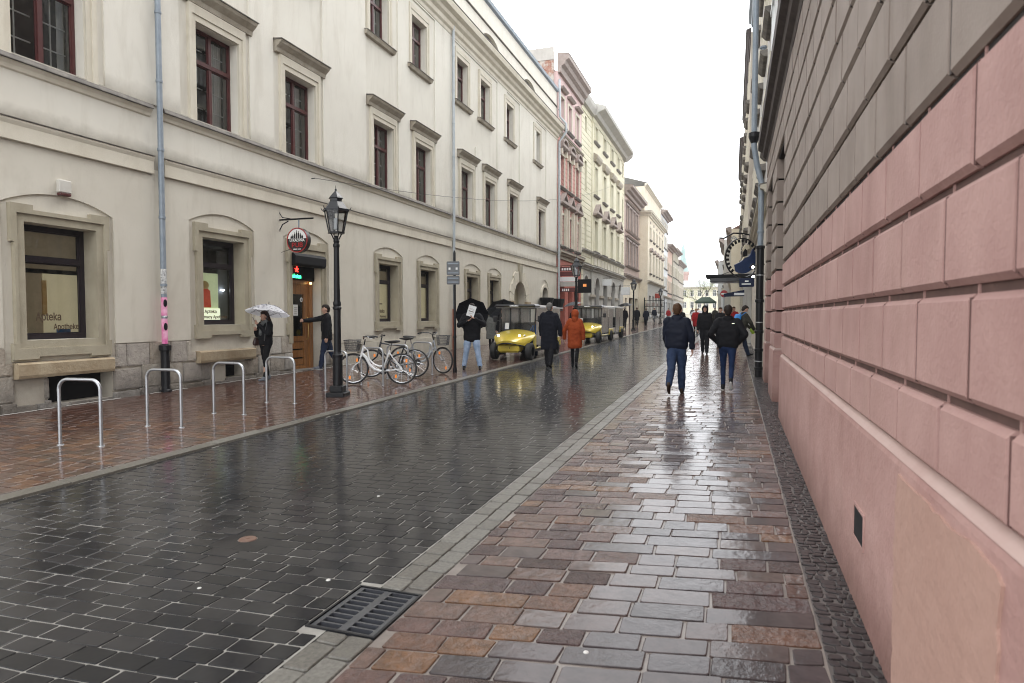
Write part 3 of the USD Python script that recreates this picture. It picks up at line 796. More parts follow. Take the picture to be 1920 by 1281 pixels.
part('window_lettering', LF.text(LF.text(MB(), 'Apteka', u - .26, 1.78, .12, -.285, .5), 'Apotheke Pharmacy', u - .45, 1.62, .075, -.285, .8), 'lettering', cream)
part('window_lettering', LF.poly(MB(), Polygon([(u - .3, 2.08), (u - .18, 2.16), (u - .18, 2.10), (u + .1, 2.10), (u + .1, 2.06), (u - .18, 2.06), (u - .18, 2.0)]), -.285, -.28), 'lettering', cream)

# pub door
M('wood', (.20, .082, .025), (.34, .15, .045), scale=3.0, stretch=(8, 8, .7), rough=.35, coat=.5, coat_r=.15)
M('wood_dark', (.08, .03, .012), (.13, .055, .02), scale=3.0, stretch=(8, 8, .7), rough=.4)
M('brass', (.75, .52, .2), rough=.25, metal=1.0)
M('neon_green', (.05, .5, .2), emit=(.05, 1.0, .35), estr=3.0)
M('neon_red', (.6, .03, .03), emit=(1.0, .03, .02), estr=4.0)
M('paper', (.74, .75, .74), rough=.7)
M('warm_lamp', (.9, .7, .4), emit=(1.0, .62, .2), estr=4.5)
u = 14.72; zg = gz(u) + .03
door = MB(); d0 = -.30
A, B = u - .60, u + .46
ZT = 2.55
for a, b in ((A, A + .16), (B - .20, B)): LF.box(door, a, b, zg, ZT, d0 - .06, d0)
for a, b in ((zg, zg + .12), (.98, 1.12), (ZT - .28, ZT)): LF.box(door, A + .16, B - .20, a, b, d0 - .06, d0 - .001)
for a, b in ((zg + .12, .5), (.52, .74), (.76, .98)): LF.box(door, A + .17, B - .21, a + .01, b - .01, d0 - .05, d0 - .022)
dd = part('pub_door', door, 'wood', cream)
part('door_pane', LF.quad(MB(), A + .16, B - .20, 1.12, ZT - .28, d0 - .03), 'glass', dd)
hp = [LF([[B - .10, z, d]])[0] for z, d in ((1.02, d0), (1.04, d0 + .06), (1.3, d0 + .075), (1.62, d0 + .06), (1.64, d0))]
part('handle', MB().tube(hp, .014, 8), 'brass', dd, smooth=60)
part('door_notice', LF.box(MB(), u - .34, u + .04, 1.68, 1.98, d0 - .026, d0 - .022), 'paper', dd)
part('door_notice', LF.box(MB(), u - .32, u - .16, 1.86, 1.96, d0 - .0215, d0 - .018), 'display_green', dd)
for k in range(4): part('door_notice_print', LF.box(MB(), u - .12, u + .01, 1.72 + .055 * k, 1.735 + .055 * k, d0 - .0215, d0 - .019), 'lettering', dd)
cd = MB(); c_ = LF([[B - .27, 2.12, d0 - .02]])[0]; cd.lathe([(0, 0), (.062, 0), (.062, .004), (0, .004)], 20, c_, M=roty(PI / 2))
part('age_sticker', cd, 'paper', dd); part('age_digits', LF.text(MB(), '18', B - .305, 2.09, .06, d0 - .0155, .07), 'lettering', dd)
part('door_jamb', LF.box(LF.box(MB(), B, u + .60, zg, ZT, d0 - .08, d0 + .05), A, u + .6, ZT, ZT + .1, d0 - .08, d0 + .05), 'wood', cream)
part('door_backing', LF.box(MB(), u - .6, u + .6, zg, 3.3, -.95, -.9), 'dark_room', cream)
part('transom_box', LF.box(MB(), u - .62, u + .62, ZT + .1, 3.32, -.36, -.2), 'black_matte', cream)
part('shutter_box', LF.run(MB(), u - .66, u + .68, [(-.2, 3.02), (.10, 3.0), (.16, 3.06), (.17, 3.26), (.10, 3.34), (-.2, 3.34)]), 'black_matte', cream)
part('neon_word', LF.text(MB(), 'Heineken', u - .42, 2.70, .105, -.19, .44), 'neon_green', cream)
st = Polygon([(u - .17 + (.085 if k % 2 == 0 else .036) * math.sin(k * PI / 5), 2.93 + (.085 if k % 2 == 0 else .036) * math.cos(k * PI / 5)) for k in range(10)])
part('neon_star', LF.poly(MB(), st, -.19, -.17), 'neon_red', cream)
part('door_lamp', MB().ball(LF([[u + .40, 2.58, -.16]])[0], .035, 1), 'warm_lamp', cream)
part('door_lamp', MB().ball(LF([[u - .55, 2.60, -.1]])[0], .018, 1), 'spot_white', cream)
part('door_step', LF.box(MB(), u - .63, u + .63, gz(u) - .05, gz(u) + .05, -.5, .02), 'stone_1', cream)

# alarm box, wall hooks, cables on the facade
M('alarm_cream', (.50, .475, .42), (.55, .53, .48), scale=9, rough=.5)
al = thing('alarm_box', 'white alarm box with dark red lens high above the first pharmacy window', 'alarm box', LF([[8.0, 3.74, .036]])[0])
part('housing', MB().cbox((0, -.11, .05), (.09, .11, .27), .015), 'alarm_cream', al)
part('red_lens', MB().cbox((.003, -.10, .0), (.092, .10, .05), .012), 'maroon', al)
wire = thing('overhead_wire', 'thin dark wire strung from the cream facade along to the yellow house', 'wire')
A_, B_ = LF([[15.0, 5.45, .12]])[0], np.array([-10.9, 63, 14.6])
part('cable', MB().tube([A_ * (1 - t) + B_ * t - np.array([0, 0, 1.1 * 4 * t * (1 - t)]) for t in np.linspace(0, 1, 24)], .007, 5), 'black_matte', wire)
part('eye_bolt', MB().tube([LF([[15.0, 5.45, .0]])[0], A_], .012, 6), 'black_iron', wire)

# drainpipes
p1 = downpipe('grey zinc downpipe with pink stickers and black iron foot left of the second pharmacy window', XL + .13, 9.96, gz(9.96) + .02, 13.4, boot=.95)
M('sticker_pink', (.62, .10, .30), (.80, .45, .58), scale=7, rough=.5)
M('sticker_mix', (.10, .10, .10), (.72, .72, .70), scale=22, rough=.5)
for z0, z1 in ((1.11, 1.62), (1.68, 2.05)):
    part('pink_sticker', MB().lathe([(.0575, z0), (.0575, z1)], 12, (XL + .13, 9.96, 0)), 'sticker_pink', p1)
    part('sticker_face', MB().add(*[(lambda m: (np.array(m.vertices) * (.15, .6, 1) * .1 + (XL + .13 + .055, 9.96 - .022, z0 + .34 * (z1 - z0) / .5), m.faces))(trimesh.creation.icosphere(1, .8))][0]), 'black_matte', p1)
part('torn_stickers', MB().lathe([(.0572, 2.12), (.0572, 2.62)], 12, (XL + .13, 9.96, 0)), 'sticker_mix', p1)
part('clip_ring', MB().lathe([(.06, 1.64), (.064, 1.645), (.064, 1.67), (.06, 1.675)], 12, (XL + .13, 9.96, 0)), 'steel', p1)
p2 = downpipe('pale zinc downpipe with rust red foot behind the sign post', XL + .13, 24.22, 1.95, 13.5, mat='zinc_light')
M('rust_red', (.30, .07, .03), (.38, .11, .05), scale=4, rough=.6)
part('red_foot', MB().tube([(XL + .13, 24.22, gz(24) + .02), (XL + .13, 24.22, 1.95)], .075, 12), 'rust_red', p2)
p3 = downpipe('pale zinc downpipe at the joint of the cream and the pink house', XL + .16, 40.86, 2.1, 17.0, mat='zinc_light', r=.075, path=[(XL + .16, 40.86, 2.1), (XL + .16, 40.86, 13.0), (XL + .62, 40.86, 13.6), (XL + .62, 40.86, 14.1), (XL + .2, 40.86, 14.6), (XL + .16, 40.86, 17.0)])

# pub sign on its bracket
sg = thing('pub_sign', 'round black and red pub sign with bottle skyline hanging from an iron bracket', 'sign', LF([[13.62, 0, 0]])[0])
part('bracket', MB().tube([(0, 0, 4.12), (1.05, 0, 4.12)], .022, 8).tube([(0, 0, 4.45), (.03, 0, 4.3), (.12, 0, 4.18), (.4, 0, 4.13)], .012, 6).tube([(0, 0, 3.70), (.03, 0, 3.86), (.12, 0, 4.0), (.3, 0, 4.08)], .014, 6).tube([(0, -.35, 4.12), (0, .25, 4.12)], .02, 6), 'black_iron', sg, smooth=40)
part('hanger', MB().box((.60, -.008, 3.86), (.63, .008, 4.11)), 'zinc', sg)
part('cable', MB().tube([(.0, .06, 2.9), (.02, .05, 3.3), (.3, .02, 3.36), (.55, 0, 3.34)], .008, 5), 'black_matte', sg)
SF = Fr((.62, -.08, 0), (1, 0, 0), (0, -1, 0))
SR = .31; SZ = 3.58
M('sign_red', (.33, .015, .018), rough=.3); M('sign_white', (.75, .74, .72), rough=.35); M('sign_black', (.012, .011, .011), rough=.3)
dk = Point(0, SZ).buffer(SR, 24)
part('drum', SF.poly(MB(), dk, -.14, 0), 'sign_black', sg)
part('red_rim', SF.poly(MB(), dk.difference(dk.buffer(-.022)), 0, .006), 'sign_red', sg)
inn = dk.buffer(-.03)
part('white_field', SF.poly(MB(), inn.intersection(sbox(-1, SZ + .04, 1, SZ + 1)), 0, .003), 'sign_white', sg)
bt = MB()
for k, (x, h) in enumerate([(-.17, .07), (-.125, .10), (-.07, .15), (-.01, .20), (.05, .18), (.11, .13), (.16, .08)]):
    SF.poly(bt, Polygon([(x - .022, SZ + .045), (x + .022, SZ + .045), (x + .022, SZ + .045 + h * .6), (x + .009, SZ + .045 + h * .75), (x + .007, SZ + .045 + h), (x - .007, SZ + .045 + h), (x - .009, SZ + .045 + h * .75), (x - .022, SZ + .045 + h * .6)]), .003, .006)
part('bottle_skyline', bt, 'sign_black', sg)
part('sign_lettering', SF.text(SF.text(MB(), 'U KACPRA', -.225, SZ - .035, .062, .003, .45), 'SINCE 1991', -.12, SZ - .245, .03, .003, .24), 'sign_white', sg)
part('sign_lettering', SF.text(MB(), 'PUB', -.17, SZ - .175, .11, .003, .34), 'sign_red', sg)

# ---------------------------------------------------------------- the other houses
def shell(bld, fr, u0, u1, ztop, holes, mat, bands=None, thick=.4, back=4.0, roof=None, roof_mat='roof_tile', side=None):
    """Facade with openings, split into bands of material; a dark inside, side walls and a roof."""
    W = sbox(u0, -.3, u1, ztop).difference(unary_union(holes)) if holes else sbox(u0, -.3, u1, ztop)
    zs = [-.3] + [b for b, _ in (bands or [])] + [ztop]; ms = [m for _, m in (bands or [])] + [mat]
    for k, m in enumerate(ms):
        part('wall', fr.poly(MB(), W.intersection(sbox(u0, zs[k], u1, zs[k + 1])), -thick, 0), m, bld)
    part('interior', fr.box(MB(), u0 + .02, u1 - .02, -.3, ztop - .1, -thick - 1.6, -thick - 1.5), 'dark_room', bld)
    s = MB()
    for a, b in ((u0, u0 + .25), (u1 - .25, u1)): part('side_wall', fr.box(MB(), a, b, -.3, ztop - .003, -thick - back, -thick), side or mat, bld)
    if roof:
        r = fr(np.array([[u0, ztop - .02, 0], [u1, ztop - .02, 0], [u1, ztop + roof, -back], [u0, ztop + roof, -back], [u0, ztop - .02, -back], [u1, ztop - .02, -back]]))
        part('roof', MB().add(r, [[0, 1, 2], [0, 2, 3], [0, 3, 4], [1, 5, 2], [0, 4, 5], [0, 5, 1]]), roof_mat, bld)


def cornice(bld, fr, u0, u1, z, h, proj, mat='ledge_pale', name='cornice', cap='ledge'):
    part(name, fr.run(MB(), u0, u1, [(0, z), (proj * .25, z + .02), (proj * .3, z + h * .35), (proj * .6, z + h * .45), (proj * .7, z + h * .65), (proj, z + h * .75), (proj, z + h), (0, z + h * 1.12)]), mat, bld)
    if cap: part(name + '_cap', fr.run(MB(), u0, u1, [(0, z + h * 1.12 + .003), (proj + .02, z + h + .003), (proj + .02, z + h + .03), (0, z + h * 1.12 + .04)]), cap, bld)


def ring(bld, fr, u, w, z0, z1, t=.16, d=.06, mat='trim'):
    s = sbox(u - w / 2 - t, z0 - .02, u + w / 2 + t, z1 + t).difference(sbox(u - w / 2 - .001, z0 - .03, u + w / 2 + .001, z1 + .001))
    part('window_surround', fr.poly(MB(), s, 0, d), mat, bld)


def sill(bld, fr, u, w, z, mat='ledge', proj=.2): part('window_sill', fr.run(MB(), u - w / 2, u + w / 2, [(0, z - .18), (proj * .5, z - .16), (proj, z - .05), (proj, z), (0, z + .02)]), mat, bld)


M('pink_house', (.56, .27, .23), (.62, .33, .29), scale=1.2, rough=.8, streak=.4)
M('pink_pale', (.58, .42, .40), (.63, .47, .45), scale=1.2, rough=.8, streak=.35)
M('red_shop', (.40, .10, .07), (.46, .14, .10), scale=1.0, rough=.7, streak=.3)
M('yellow_house', (.63, .59, .43), (.68, .645, .50), scale=1.0, rough=.8, streak=.3)
M('grey_stone', (.40, .385, .35), (.47, .455, .415), scale=1.4, rough=.8, streak=.3)
M('brown_pink', (.44, .33, .28), (.50, .39, .34), scale=1.2, rough=.8, streak=.4)
M('brown_trim', (.265, .215, .19), (.345, .29, .26), scale=4, rough=.75)
M('cream_house', (.64, .565, .43), (.69, .625, .50), scale=1.0, rough=.8, streak=.3)
M('white_house', (.60, .62, .63), (.68, .69, .69), scale=1.0, rough=.8, streak=.3)
M('salmon_house', (.58, .40, .31), (.63, .46, .37), scale=1.0, rough=.8, streak=.3)
M('olive_house', (.36, .33, .26), (.44, .40, .32), scale=1.0, rough=.8, streak=.4)
M('beige_house', (.42, .37, .31), (.50, .45, .38), scale=1.0, rough=.8, streak=.5)
M('grey_beige', (.38, .36, .33), (.45, .43, .40), scale=1.0, rough=.8, streak=.5)
M('copper_green', (.28, .39, .37), (.34, .45, .43), scale=1.0, rough=.6)
M('far_brick', (.42, .27, .23), (.48, .33, .29), scale=.8, rough=.85)

MAT['old_brick'] = usdkit.material(stage, '/World/Looks/old_brick', {'g': ('geometry', {}), 'sx': ('separate_xyz', {}), 'cx': ('combine_xyz', {}), 'b': ('brick_texture', {'scale': 4.0, 'color1': (.36, .17, .11), 'color2': (.26, .12, .085), 'mortar': (.42, .37, .31), 'mortar_size': .018, 'brick_width': 1.0, 'row_height': .32}), 'n': ('noise_texture', {'scale': 1.1, 'detail': 6.0, 'roughness': .7}), 'r': ('map_range', {'from_min': .5, 'from_max': .58, 'clamp': True}), 'm': ('mix', {'color2': (.46, .43, .38)}), 'p': ('principled_bsdf', {'roughness': .9})},
    [('g.position', 'sx.vector'), ('sx.x', 'cx.x'), ('sx.z', 'cx.y'), ('cx.vector', 'b.vector'), ('g.position', 'n.vector'), ('n.fac', 'r.value'), ('r.result', 'm.fac'), ('b.color', 'm.color1'), ('m.color', 'p.base_color')], surface='p.BSDF')
# pink house
PX0, PX1 = 40.95, 47.85
pf = Fr((-11.0, 0, 0), (0, 1, 0), (1, 0, 0))
pink = thing('pink_house', 'tall narrow pink house with dark pedimented windows and a red shop front', 'building')
PU = [42.1, 44.2, 46.45]
hol = []
for u in PU: hol += [sbox(u - .5, 6.4, u + .5, 8.45), sbox(u - .5, 10.3, u + .5, 12.4), sbox(u - .48, 14.4, u + .48, 16.2)]
hol += [sbox(41.3, .4, 43.0, 3.2).union(Point(42.15, 3.2).buffer(.85)), sbox(43.9, .45, 45.2, 3.6), sbox(45.7, .9, 47.2, 3.6)]
shell(pink, pf, PX0, PX1, 17.6, hol, 'pink_pale', [(5.5, 'red_shop'), (13.6, 'pink_house')], roof=2.2, back=6)
for u in PU:
    for z0, z1, w in ((6.4, 8.45, 1.0), (10.3, 12.4, 1.0), (14.4, 16.2, .96)):
        window(pink, pf, u, w - .01, z0, z1, depth=.2, frame='white_sash', inner=False, detail=False, bar=.07); ring(pink, pf, u, w, z0, z1, mat='trim'); sill(pink, pf, u, w + .7, z0 - .02, 'ledge')
    part('window_pediment', pediment(pf, u, 1.9, 9.05, .72, 'tri'), 'brown_trim', pink)
    part('window_pediment', pediment(pf, u, 1.6, 12.75, .55, 'seg'), 'brown_trim', pink)
    part('window_head', pediment(pf, u, 1.5, 16.6, 0, 'flat'), 'brown_trim', pink)
    for s in (-1, 1): part('window_column', pf.run(MB(), u + s * .68 - .09, u + s * .68 + .09, [(0, 6.3), (.2, 6.3), (.2, 8.95), (0, 8.95)]), 'trim', pink); part('console', pf.box(MB(), u + s * .62 - .1, u + s * .62 + .1, 12.35, 12.73, 0, .22), 'trim', pink)
for k in range(26):
    z = 6.5 + .29 * k
    if z < 13.4: part('course_groove', pf.box(MB(), PX0, PX1, z, z + .028, -.001, .008), 'groove', pink)
cornice(pink, pf, PX0, PX1, 5.45, .55, .35); cornice(pink, pf, PX0, PX1, 13.5, .25, .22); cornice(pink, pf, PX0, PX1, 17.5, 1.1, .75, 'brown_trim')
part('shop_window', pf.box(pf.box(MB(), 45.7, 47.2, .9, .98, -.2, -.1), 45.7, 47.2, 3.5, 3.6, -.2, -.1), 'darkframe', pink)
gb_ = MB(); gb_.add([[-11.3, 40.93, 15.2], [-13.9, 40.93, 15.2], [-13.9, 40.93, 19.45], [-11.3, 40.93, 18.9]], [[0, 1, 2, 3]])
gm = MB(); gm.box((-14.2, 40.80, 14.8), (-11.25, 40.94, 18.85))
part('brick_gable', gm, 'old_brick', pink); part('gable_plaster', MB().box((-14.2, 40.77, 18.3), (-11.22, 40.797, 19.1)).box((-14.2, 40.775, 16.4), (-12.6, 40.797, 17.2)), 'grey_stone', pink)
part('gable_flue', MB().box((-12.6, 40.74, 17.0), (-12.2, 40.79, 17.9)), 'black_matte', pink)
M('panel_maroon', (.10, .02, .018), rough=.5)
hs = thing('hanging_shop_sign', 'dark red shop boards with white lettering stacked on the pink house', 'sign')
for z, h, m in ((4.62, .3, 'panel_maroon'), (4.30, .28, 'panel_maroon'), (3.95, .30, 'paper'), (3.62, .3, 'grey_stone'), (3.25, .28, 'panel_maroon')):
    part('board', MB().box((-10.95, 41.5, z), (-9.75, 41.56, z + h)), m, hs)
part('arm', MB().tube([(-11, 41.6, 5.0), (-9.7, 41.6, 5.0)], .02, 6), 'black_iron', hs)
part('rod', MB().tube([(-9.8, 41.6, 5.0), (-9.8, 41.6, 3.3)], .012, 6), 'black_iron', hs); part('rod', MB().tube([(-10.9, 41.6, 5.0), (-10.9, 41.6, 3.3)], .012, 6), 'black_iron', hs)
sfb = Fr((-10.9, 41.498, 0), (1, 0, 0), (0, -1, 0))
for k in range(6): part('lettering', sfb.box(MB(), .06 + .17 * k, .06 + .17 * k + .11, 4.69, 4.84, 0, .004), 'paper', hs)
for k in range(4): part('lettering', sfb.box(MB(), .1 + .13 * k, .1 + .13 * k + .08, 3.31, 3.46, 0, .004), 'paper', hs)
ob = thing('lit_sign_box', 'dark square sign box with an orange glow beyond the pink house shop', 'sign')
part('box', MB().cbox((-10.95, 46.2, 3.35), (-9.85, 46.32, 4.35), .02), 'black_matte', ob)
M('orange_glow', (.7, .3, .1), emit=(1.0, .38, .1), estr=.35)
part('glow_panel', MB().box((-10.45, 46.185, 3.8), (-10.2, 46.199, 4.0)), 'orange_glow', ob)

# yellow house
yh = thing('yellow_house', 'pale yellow house with dark gabled window heads over a grey arcaded ground floor', 'building')
yf = Fr((-11.05, 0, 0), (0, 1, 0), (1, 0, 0)); ym = Fr((-10.93, 0, 0), (0, 1, 0), (1, 0, 0))
YU = [53.0, 56.7, 60.3, 63.7]; NU = [49.4, 66.9]
hol = []; hz = []
for u in YU: hol += [sbox(u - .6, 7.0, u + .6, 9.5), sbox(u - .6, 11.6, u + .6, 13.9), sbox(u - .58, 15.95, u + .58, 17.2)]
for u in NU: hz += [sbox(u - .35, 6.9, u + .35, 9.3), sbox(u - .35, 11.4, u + .35, 13.7), sbox(u - .35, 15.9, u + .35, 17.1)]
ar = [49.8, 53.6, 57.4, 61.2, 65.0]
for k, u in enumerate(ar): (hz if k in (0,) else hol).append(sbox(u - .95, .7, u + .95, 3.9).union(Point(u, 3.9).buffer(.95)) if k != 2 else sbox(u - .95, .7, u + .95, 4.4))
shell(yh, yf, 47.9, 51.6, 17.8, hz, 'yellow_house', [(5.5, 'grey_stone')], roof=2.0, back=6)
shell(yh, ym, 51.6, 65.9, 17.8, hol, 'yellow_house', [(5.5, 'grey_stone')], roof=2.0, back=6)
shell(yh, yf, 65.9, 68.0, 17.8, [h for h in hz if h.bounds[0] > 60], 'yellow_house', [(5.5, 'grey_stone')], roof=2.0, back=6)
for u in YU:
    for z0, z1 in ((7.0, 9.5), (11.6, 13.9), (15.95, 17.2)):
        window(yh, ym, u, 1.18, z0, z1, depth=.2, frame='white_sash', inner=False, detail=False, bar=.08, transom=.7 if z1 < 15 else None); ring(yh, ym, u, 1.2, z0, z1, mat='yellow_house', t=.2); sill(yh, ym, u, 1.9, z0 - .02, 'ledge')
    part('window_pediment', pediment(ym, u, 2.2, 9.9, .85, 'tri', .42), 'brown_trim', yh)
    part('window_head', ym.run(MB(), u - 1.05, u + 1.05, [(0, 14.25), (.2, 14.3), (.34, 14.55), (.36, 14.75), (0, 14.95)]), 'ledge_pale', yh)
for u in NU:
    for z0, z1 in ((6.9, 9.3), (11.4, 13.7), (15.9, 17.1)): window(yh, yf, u, .69, z0, z1, depth=.2, frame='white_sash', inner=False, detail=False, mull=False, curtain=False, transom=None)
for a, b in ((47.9, 51.55), (65.95, 68.0)):
    for k in range(28):
        z = 5.9 + .42 * k
        q = sbox(a + .02, z, b - .02, z + .38).difference(unary_union(hz))
        if z < 17.2:
            for g_ in getattr(q, 'geoms', [q]): part('rusticated_course', yf.poly(MB(), g_, 0, .05), 'yellow_house', yh)
for k, u in enumerate(ar):
    f = yf if k == 0 else ym
    if k != 2:
        q = sbox(u - .95, .7, u + .95, 3.9).union(Point(u, 3.9).buffer(.95)); part('arch_trim', f.poly(MB(), q.buffer(.16).difference(q).difference(sbox(u - 2, 0, u + 2, 3.85)), 0, .07), 'grey_stone', yh)
    part('arch_door', f.poly(MB(), sbox(u - .95, .7, u + .95, 3.9).union(Point(u, 3.9).buffer(.94)) if k != 2 else sbox(u - .95, .7, u + .95, 4.4), -.38, -.3), 'darkframe' if k else 'grey_stone', yh)
    if k: part('impost', f.box(MB(), u - 2.7, u - 1.0, 3.2, 3.4, 0, .12), 'ledge_pale', yh)
for k in range(10): part('rusticated_course', yf.box(MB(), 47.92, 48.6, .8 + .45 * k, 1.2 + .45 * k, 0, .07), 'yellow_house', yh)
for f, a, b in ((yf, 47.9, 51.6), (ym, 51.6, 65.9), (yf, 65.9, 68.0)):
    cornice(yh, f, a, b, 5.3, .4, .35, 'grey_stone'); cornice(yh, f, a, b, 6.55, .25, .28, 'grey_stone')
    part('frieze', f.box(MB(), a, b, 16.0 + 1.35, 17.8, .001, .06), 'yellow_house', yh)
for k in range(9): part('relief_panel', ym.box(MB(), 52.2 + 1.5 * k, 53.3 + 1.5 * k, 5.85, 6.45, 0, .05), 'trim', yh)
part('eave', ym.run(MB(), 51.3, 66.6, [(0, 17.7), (.35, 17.75), (.5, 17.95), (1.05, 18.15), (1.1, 18.4), (0, 18.75)]), 'grey_stone', yh)
part('eave', yf.run(MB(), 47.9, 51.3, [(0, 17.7), (.3, 17.75), (.5, 18.1), (.55, 18.4), (0, 18.75)]), 'grey_stone', yh)
part('eave', yf.run(MB(), 66.6, 68.0, [(0, 17.7), (.35, 17.75), (.9, 18.15), (.95, 18.4), (0, 18.75)]), 'grey_stone', yh)

# brown house
bh = thing('brown_house', 'low brown pink house with paired dark window bays and a heavy cornice', 'building')
BU = [70.3, 72.4, 74.9, 77.2]
hol = []
for u in BU: hol += [sbox(u - .75, 7.2, u + .75, 9.9), sbox(u - .75, 11.0, u + .75, 13.6)]
hol += [sbox(69.2, .8, 70.4, 3.6), sbox(72, .8, 75.5, 3.7), sbox(76.5, .8, 79, 3.7)]
shell(bh, yf, 68.05, 80.0, 15.0, hol, 'brown_pink', [(5.8, 'cream_house')], roof=1.5, back=6)
for u in BU:
    for z0, z1 in ((7.2, 9.9), (11.0, 13.6)): window(bh, yf, u, 1.48, z0, z1, depth=.25, frame='brown_trim', inner=False, detail=False, bar=.1); ring(bh, yf, u, 1.5, z0, z1, mat='brown_trim', t=.2, d=.12)
for a in (69.0, 73.6):
    for z in (6.95, 10.15, 10.75, 13.85): part('bay_ledge', yf.run(MB(), a, a + 5.0, [(0, z), (.2, z + .03), (.35, z + .15), (0, z + .22)]), 'brown_trim', bh)
cornice(bh, yf, 68.05, 80, 5.7, .4, .4, 'brown_trim'); cornice(bh, yf, 68.05, 80, 14.5, .9, .95, 'brown_trim')

# cream corner house that steps out into the street
c2 = thing('stepped_cream_house', 'cream house stepping out into the street with a blank flank and attic storey', 'building')
cf = Fr((-10.02, 0, 0), (0, 1, 0), (1, 0, 0))
CU2 = [82.5, 86.0, 89.5, 93.0, 96.5]
hol = [];
for u in CU2: hol += [sbox(u - .6, 7.0, u + .6, 9.4), sbox(u - .6, 11.2, u + .6, 12.7)] + [sbox(u - 1.0, 1.2, u + 1.0, 4.2)]
shell(c2, cf, 80.05, 99.0, 14.2, hol, 'cream_house', [(5.8, 'grey_stone')], back=5, roof=.4, roof_mat='roof_metal')
for u in CU2:
    for z0, z1 in ((7.0, 9.4), (11.2, 12.7)): window(c2, cf, u, 1.18, z0, z1, depth=.2, frame='brown_trim', inner=False, detail=False, bar=.08, mull=z1 < 10); ring(c2, cf, u, 1.2, z0, z1, mat='trim'); sill(c2, cf, u, 1.7, z0)
    part('window_head', pediment(cf, u, 1.7, 9.7, .35, 'seg'), 'brown_trim', c2); part('attic_vent', cf.box(MB(), u - .3, u + .3, 13.2, 13.5, 0, .05), 'brown_trim', c2)
    part('shop_panel', cf.box(MB(), u - 1.0, u + 1.0, 1.2, 4.2, -.38, -.3), 'darkframe', c2)
cornice(c2, cf, 79.9, 99.0, 5.7, .3, .35, 'trim'); cornice(c2, cf, 79.85, 99.0, 13.9, .55, .5, 'trim')
sf_ = Fr((-16, 80.05, 0), (1, 0, 0), (0, -1, 0))
part('flank_wall', sf_.box(MB(), 0, 5.98, -.3, 14.2, 0, .05), 'cream_house', c2); cornice(c2, sf_, 0, 6.4, 13.9, .55, .45, 'trim', 'flank_cornice')
af = Fr((-10.5, 0, 0), (0, 1, 0), (1, 0, 0))
part('attic_storey', af.box(MB(), 80.3, 98.5, 14.5, 17.6, -5, 0), 'cream_house', c2); cornice(c2, af, 80.2, 98.5, 17.5, .4, .35, 'trim', 'attic_cornice')
part('attic_roof', MB().add(af(np.array([[80.2, 18.0, .3], [98.5, 18.0, .3], [98.5, 19.6, -5], [80.2, 19.6, -5]])), [[0, 1, 2, 3]]), 'roof_metal', c2)
sh = thing('display_rack', 'grey outdoor display rack with shelves of goods beside the stepped cream house', 'display rack', (-9.0, 79.3, gz(79.3)))
for z in (.5, 1.2, 1.9, 2.6): part('shelf', MB().box((-1.3, -.3, z), (1.1, .3, z + .06)), 'black_matte', sh)
for x in (-1.3, 1.05): part('post', MB().box((x, -.3, 0), (x + .05, .3, 3.0)), 'black_matte', sh)
r5 = np.random.default_rng(5)
for k in range(22):
    z = (.56, 1.26, 1.96)[k % 3]; x = -1.2 + 2.1 * r5.random(); part('goods', MB().cbox((x, -.28, z), (x + .22, .1, z + .25 + .25 * r5.random()), .02), ('paper', 'grey_stone', 'brown_trim')[k % 3], sh)


def plain_house(label, name, X, u0, u1, ztop, mat, side=1, floors=((5.6, 7.6), (8.8, 10.7), (11.8, 13.4)), w=1.1, pitch=2.6, gf='grey_stone', gfz=4.8, shops=True, eave=.6, frame='white_sash', roofh=2.0, trim='trim', roof_mat='roof_tile', eave_mat='brown_trim'):
    h = thing(name, label, 'building')
    f = Fr((X, 0, 0), (0, 1, 0), (side, 0, 0)); hol = []
    n = max(1, int((u1 - u0) / pitch)); us = [u0 + (u1 - u0) * (k + .5) / n for k in range(n)]
    for u in us:
        for a, b in floors:
            if b < ztop - .4: hol.append(sbox(u - w / 2, a, u + w / 2, b))
        if shops: hol.append(sbox(u - .8, gz(u) + .5, u + .8, gfz - .9))
    shell(h, f, u0, u1, ztop, hol, mat, [(gfz, gf)], back=6, roof=roofh, roof_mat=roof_mat)
    for u in us:
        for a, b in floors:
            if b < ztop - .4: window(h, f, u, w - .01, a, b, depth=.2, frame=frame, inner=False, detail=False, bar=.08, curtain=True); ring(h, f, u, w, a, b, mat=trim); sill(h, f, u, w + .6, a, 'ledge')
        if shops: part('shop_panel', f.box(MB(), u - .8, u + .8, gz(u) + .5, gfz - .9, -.35, -.3), 'darkframe', h)
    cornice(h, f, u0, u1, gfz - .3, .3, .25, trim); cornice(h, f, u0, u1, ztop - .5, .6, eave, eave_mat)
    return h


plain_house('narrow white house with a dark overhanging eave beyond the stepped cream house', 'white_house', -10.5, 99.1, 110, 17.5, 'white_house', gf='white_house', floors=((5.8, 7.8), (9.2, 11.2), (12.4, 14.2), (15.2, 16.4)), eave=.9)
plain_house('salmon house third from the far end of the left row', 'salmon_house', -10.75, 110.1, 121, 13.5, 'salmon_house', eave=1.1)
plain_house('olive grey house second from the far end of the left row', 'olive_house', -10.6, 121.1, 134, 14.0, 'olive_house', eave=.8)
plain_house('beige house at the far end of the left row', 'beige_house', -10.9, 134.1, 152, 12.8, 'beige_house', eave=.8)
tw = thing('brick_tower', 'distant brick church tower with a pale green spire', 'tower')
tx, ty, ts = -18.9, 260.0, 1.18
part('shaft', MB().box((tx - 2.1, ty - 2.1, 0), (tx + 2.1, ty + 2.1, 15.0 * ts)), 'far_brick', tw)
part('parapet', MB().box((tx - 2.25, ty - 2.25, 15.0 * ts), (tx + 2.25, ty + 2.25, 15.9 * ts)), 'far_brick', tw)
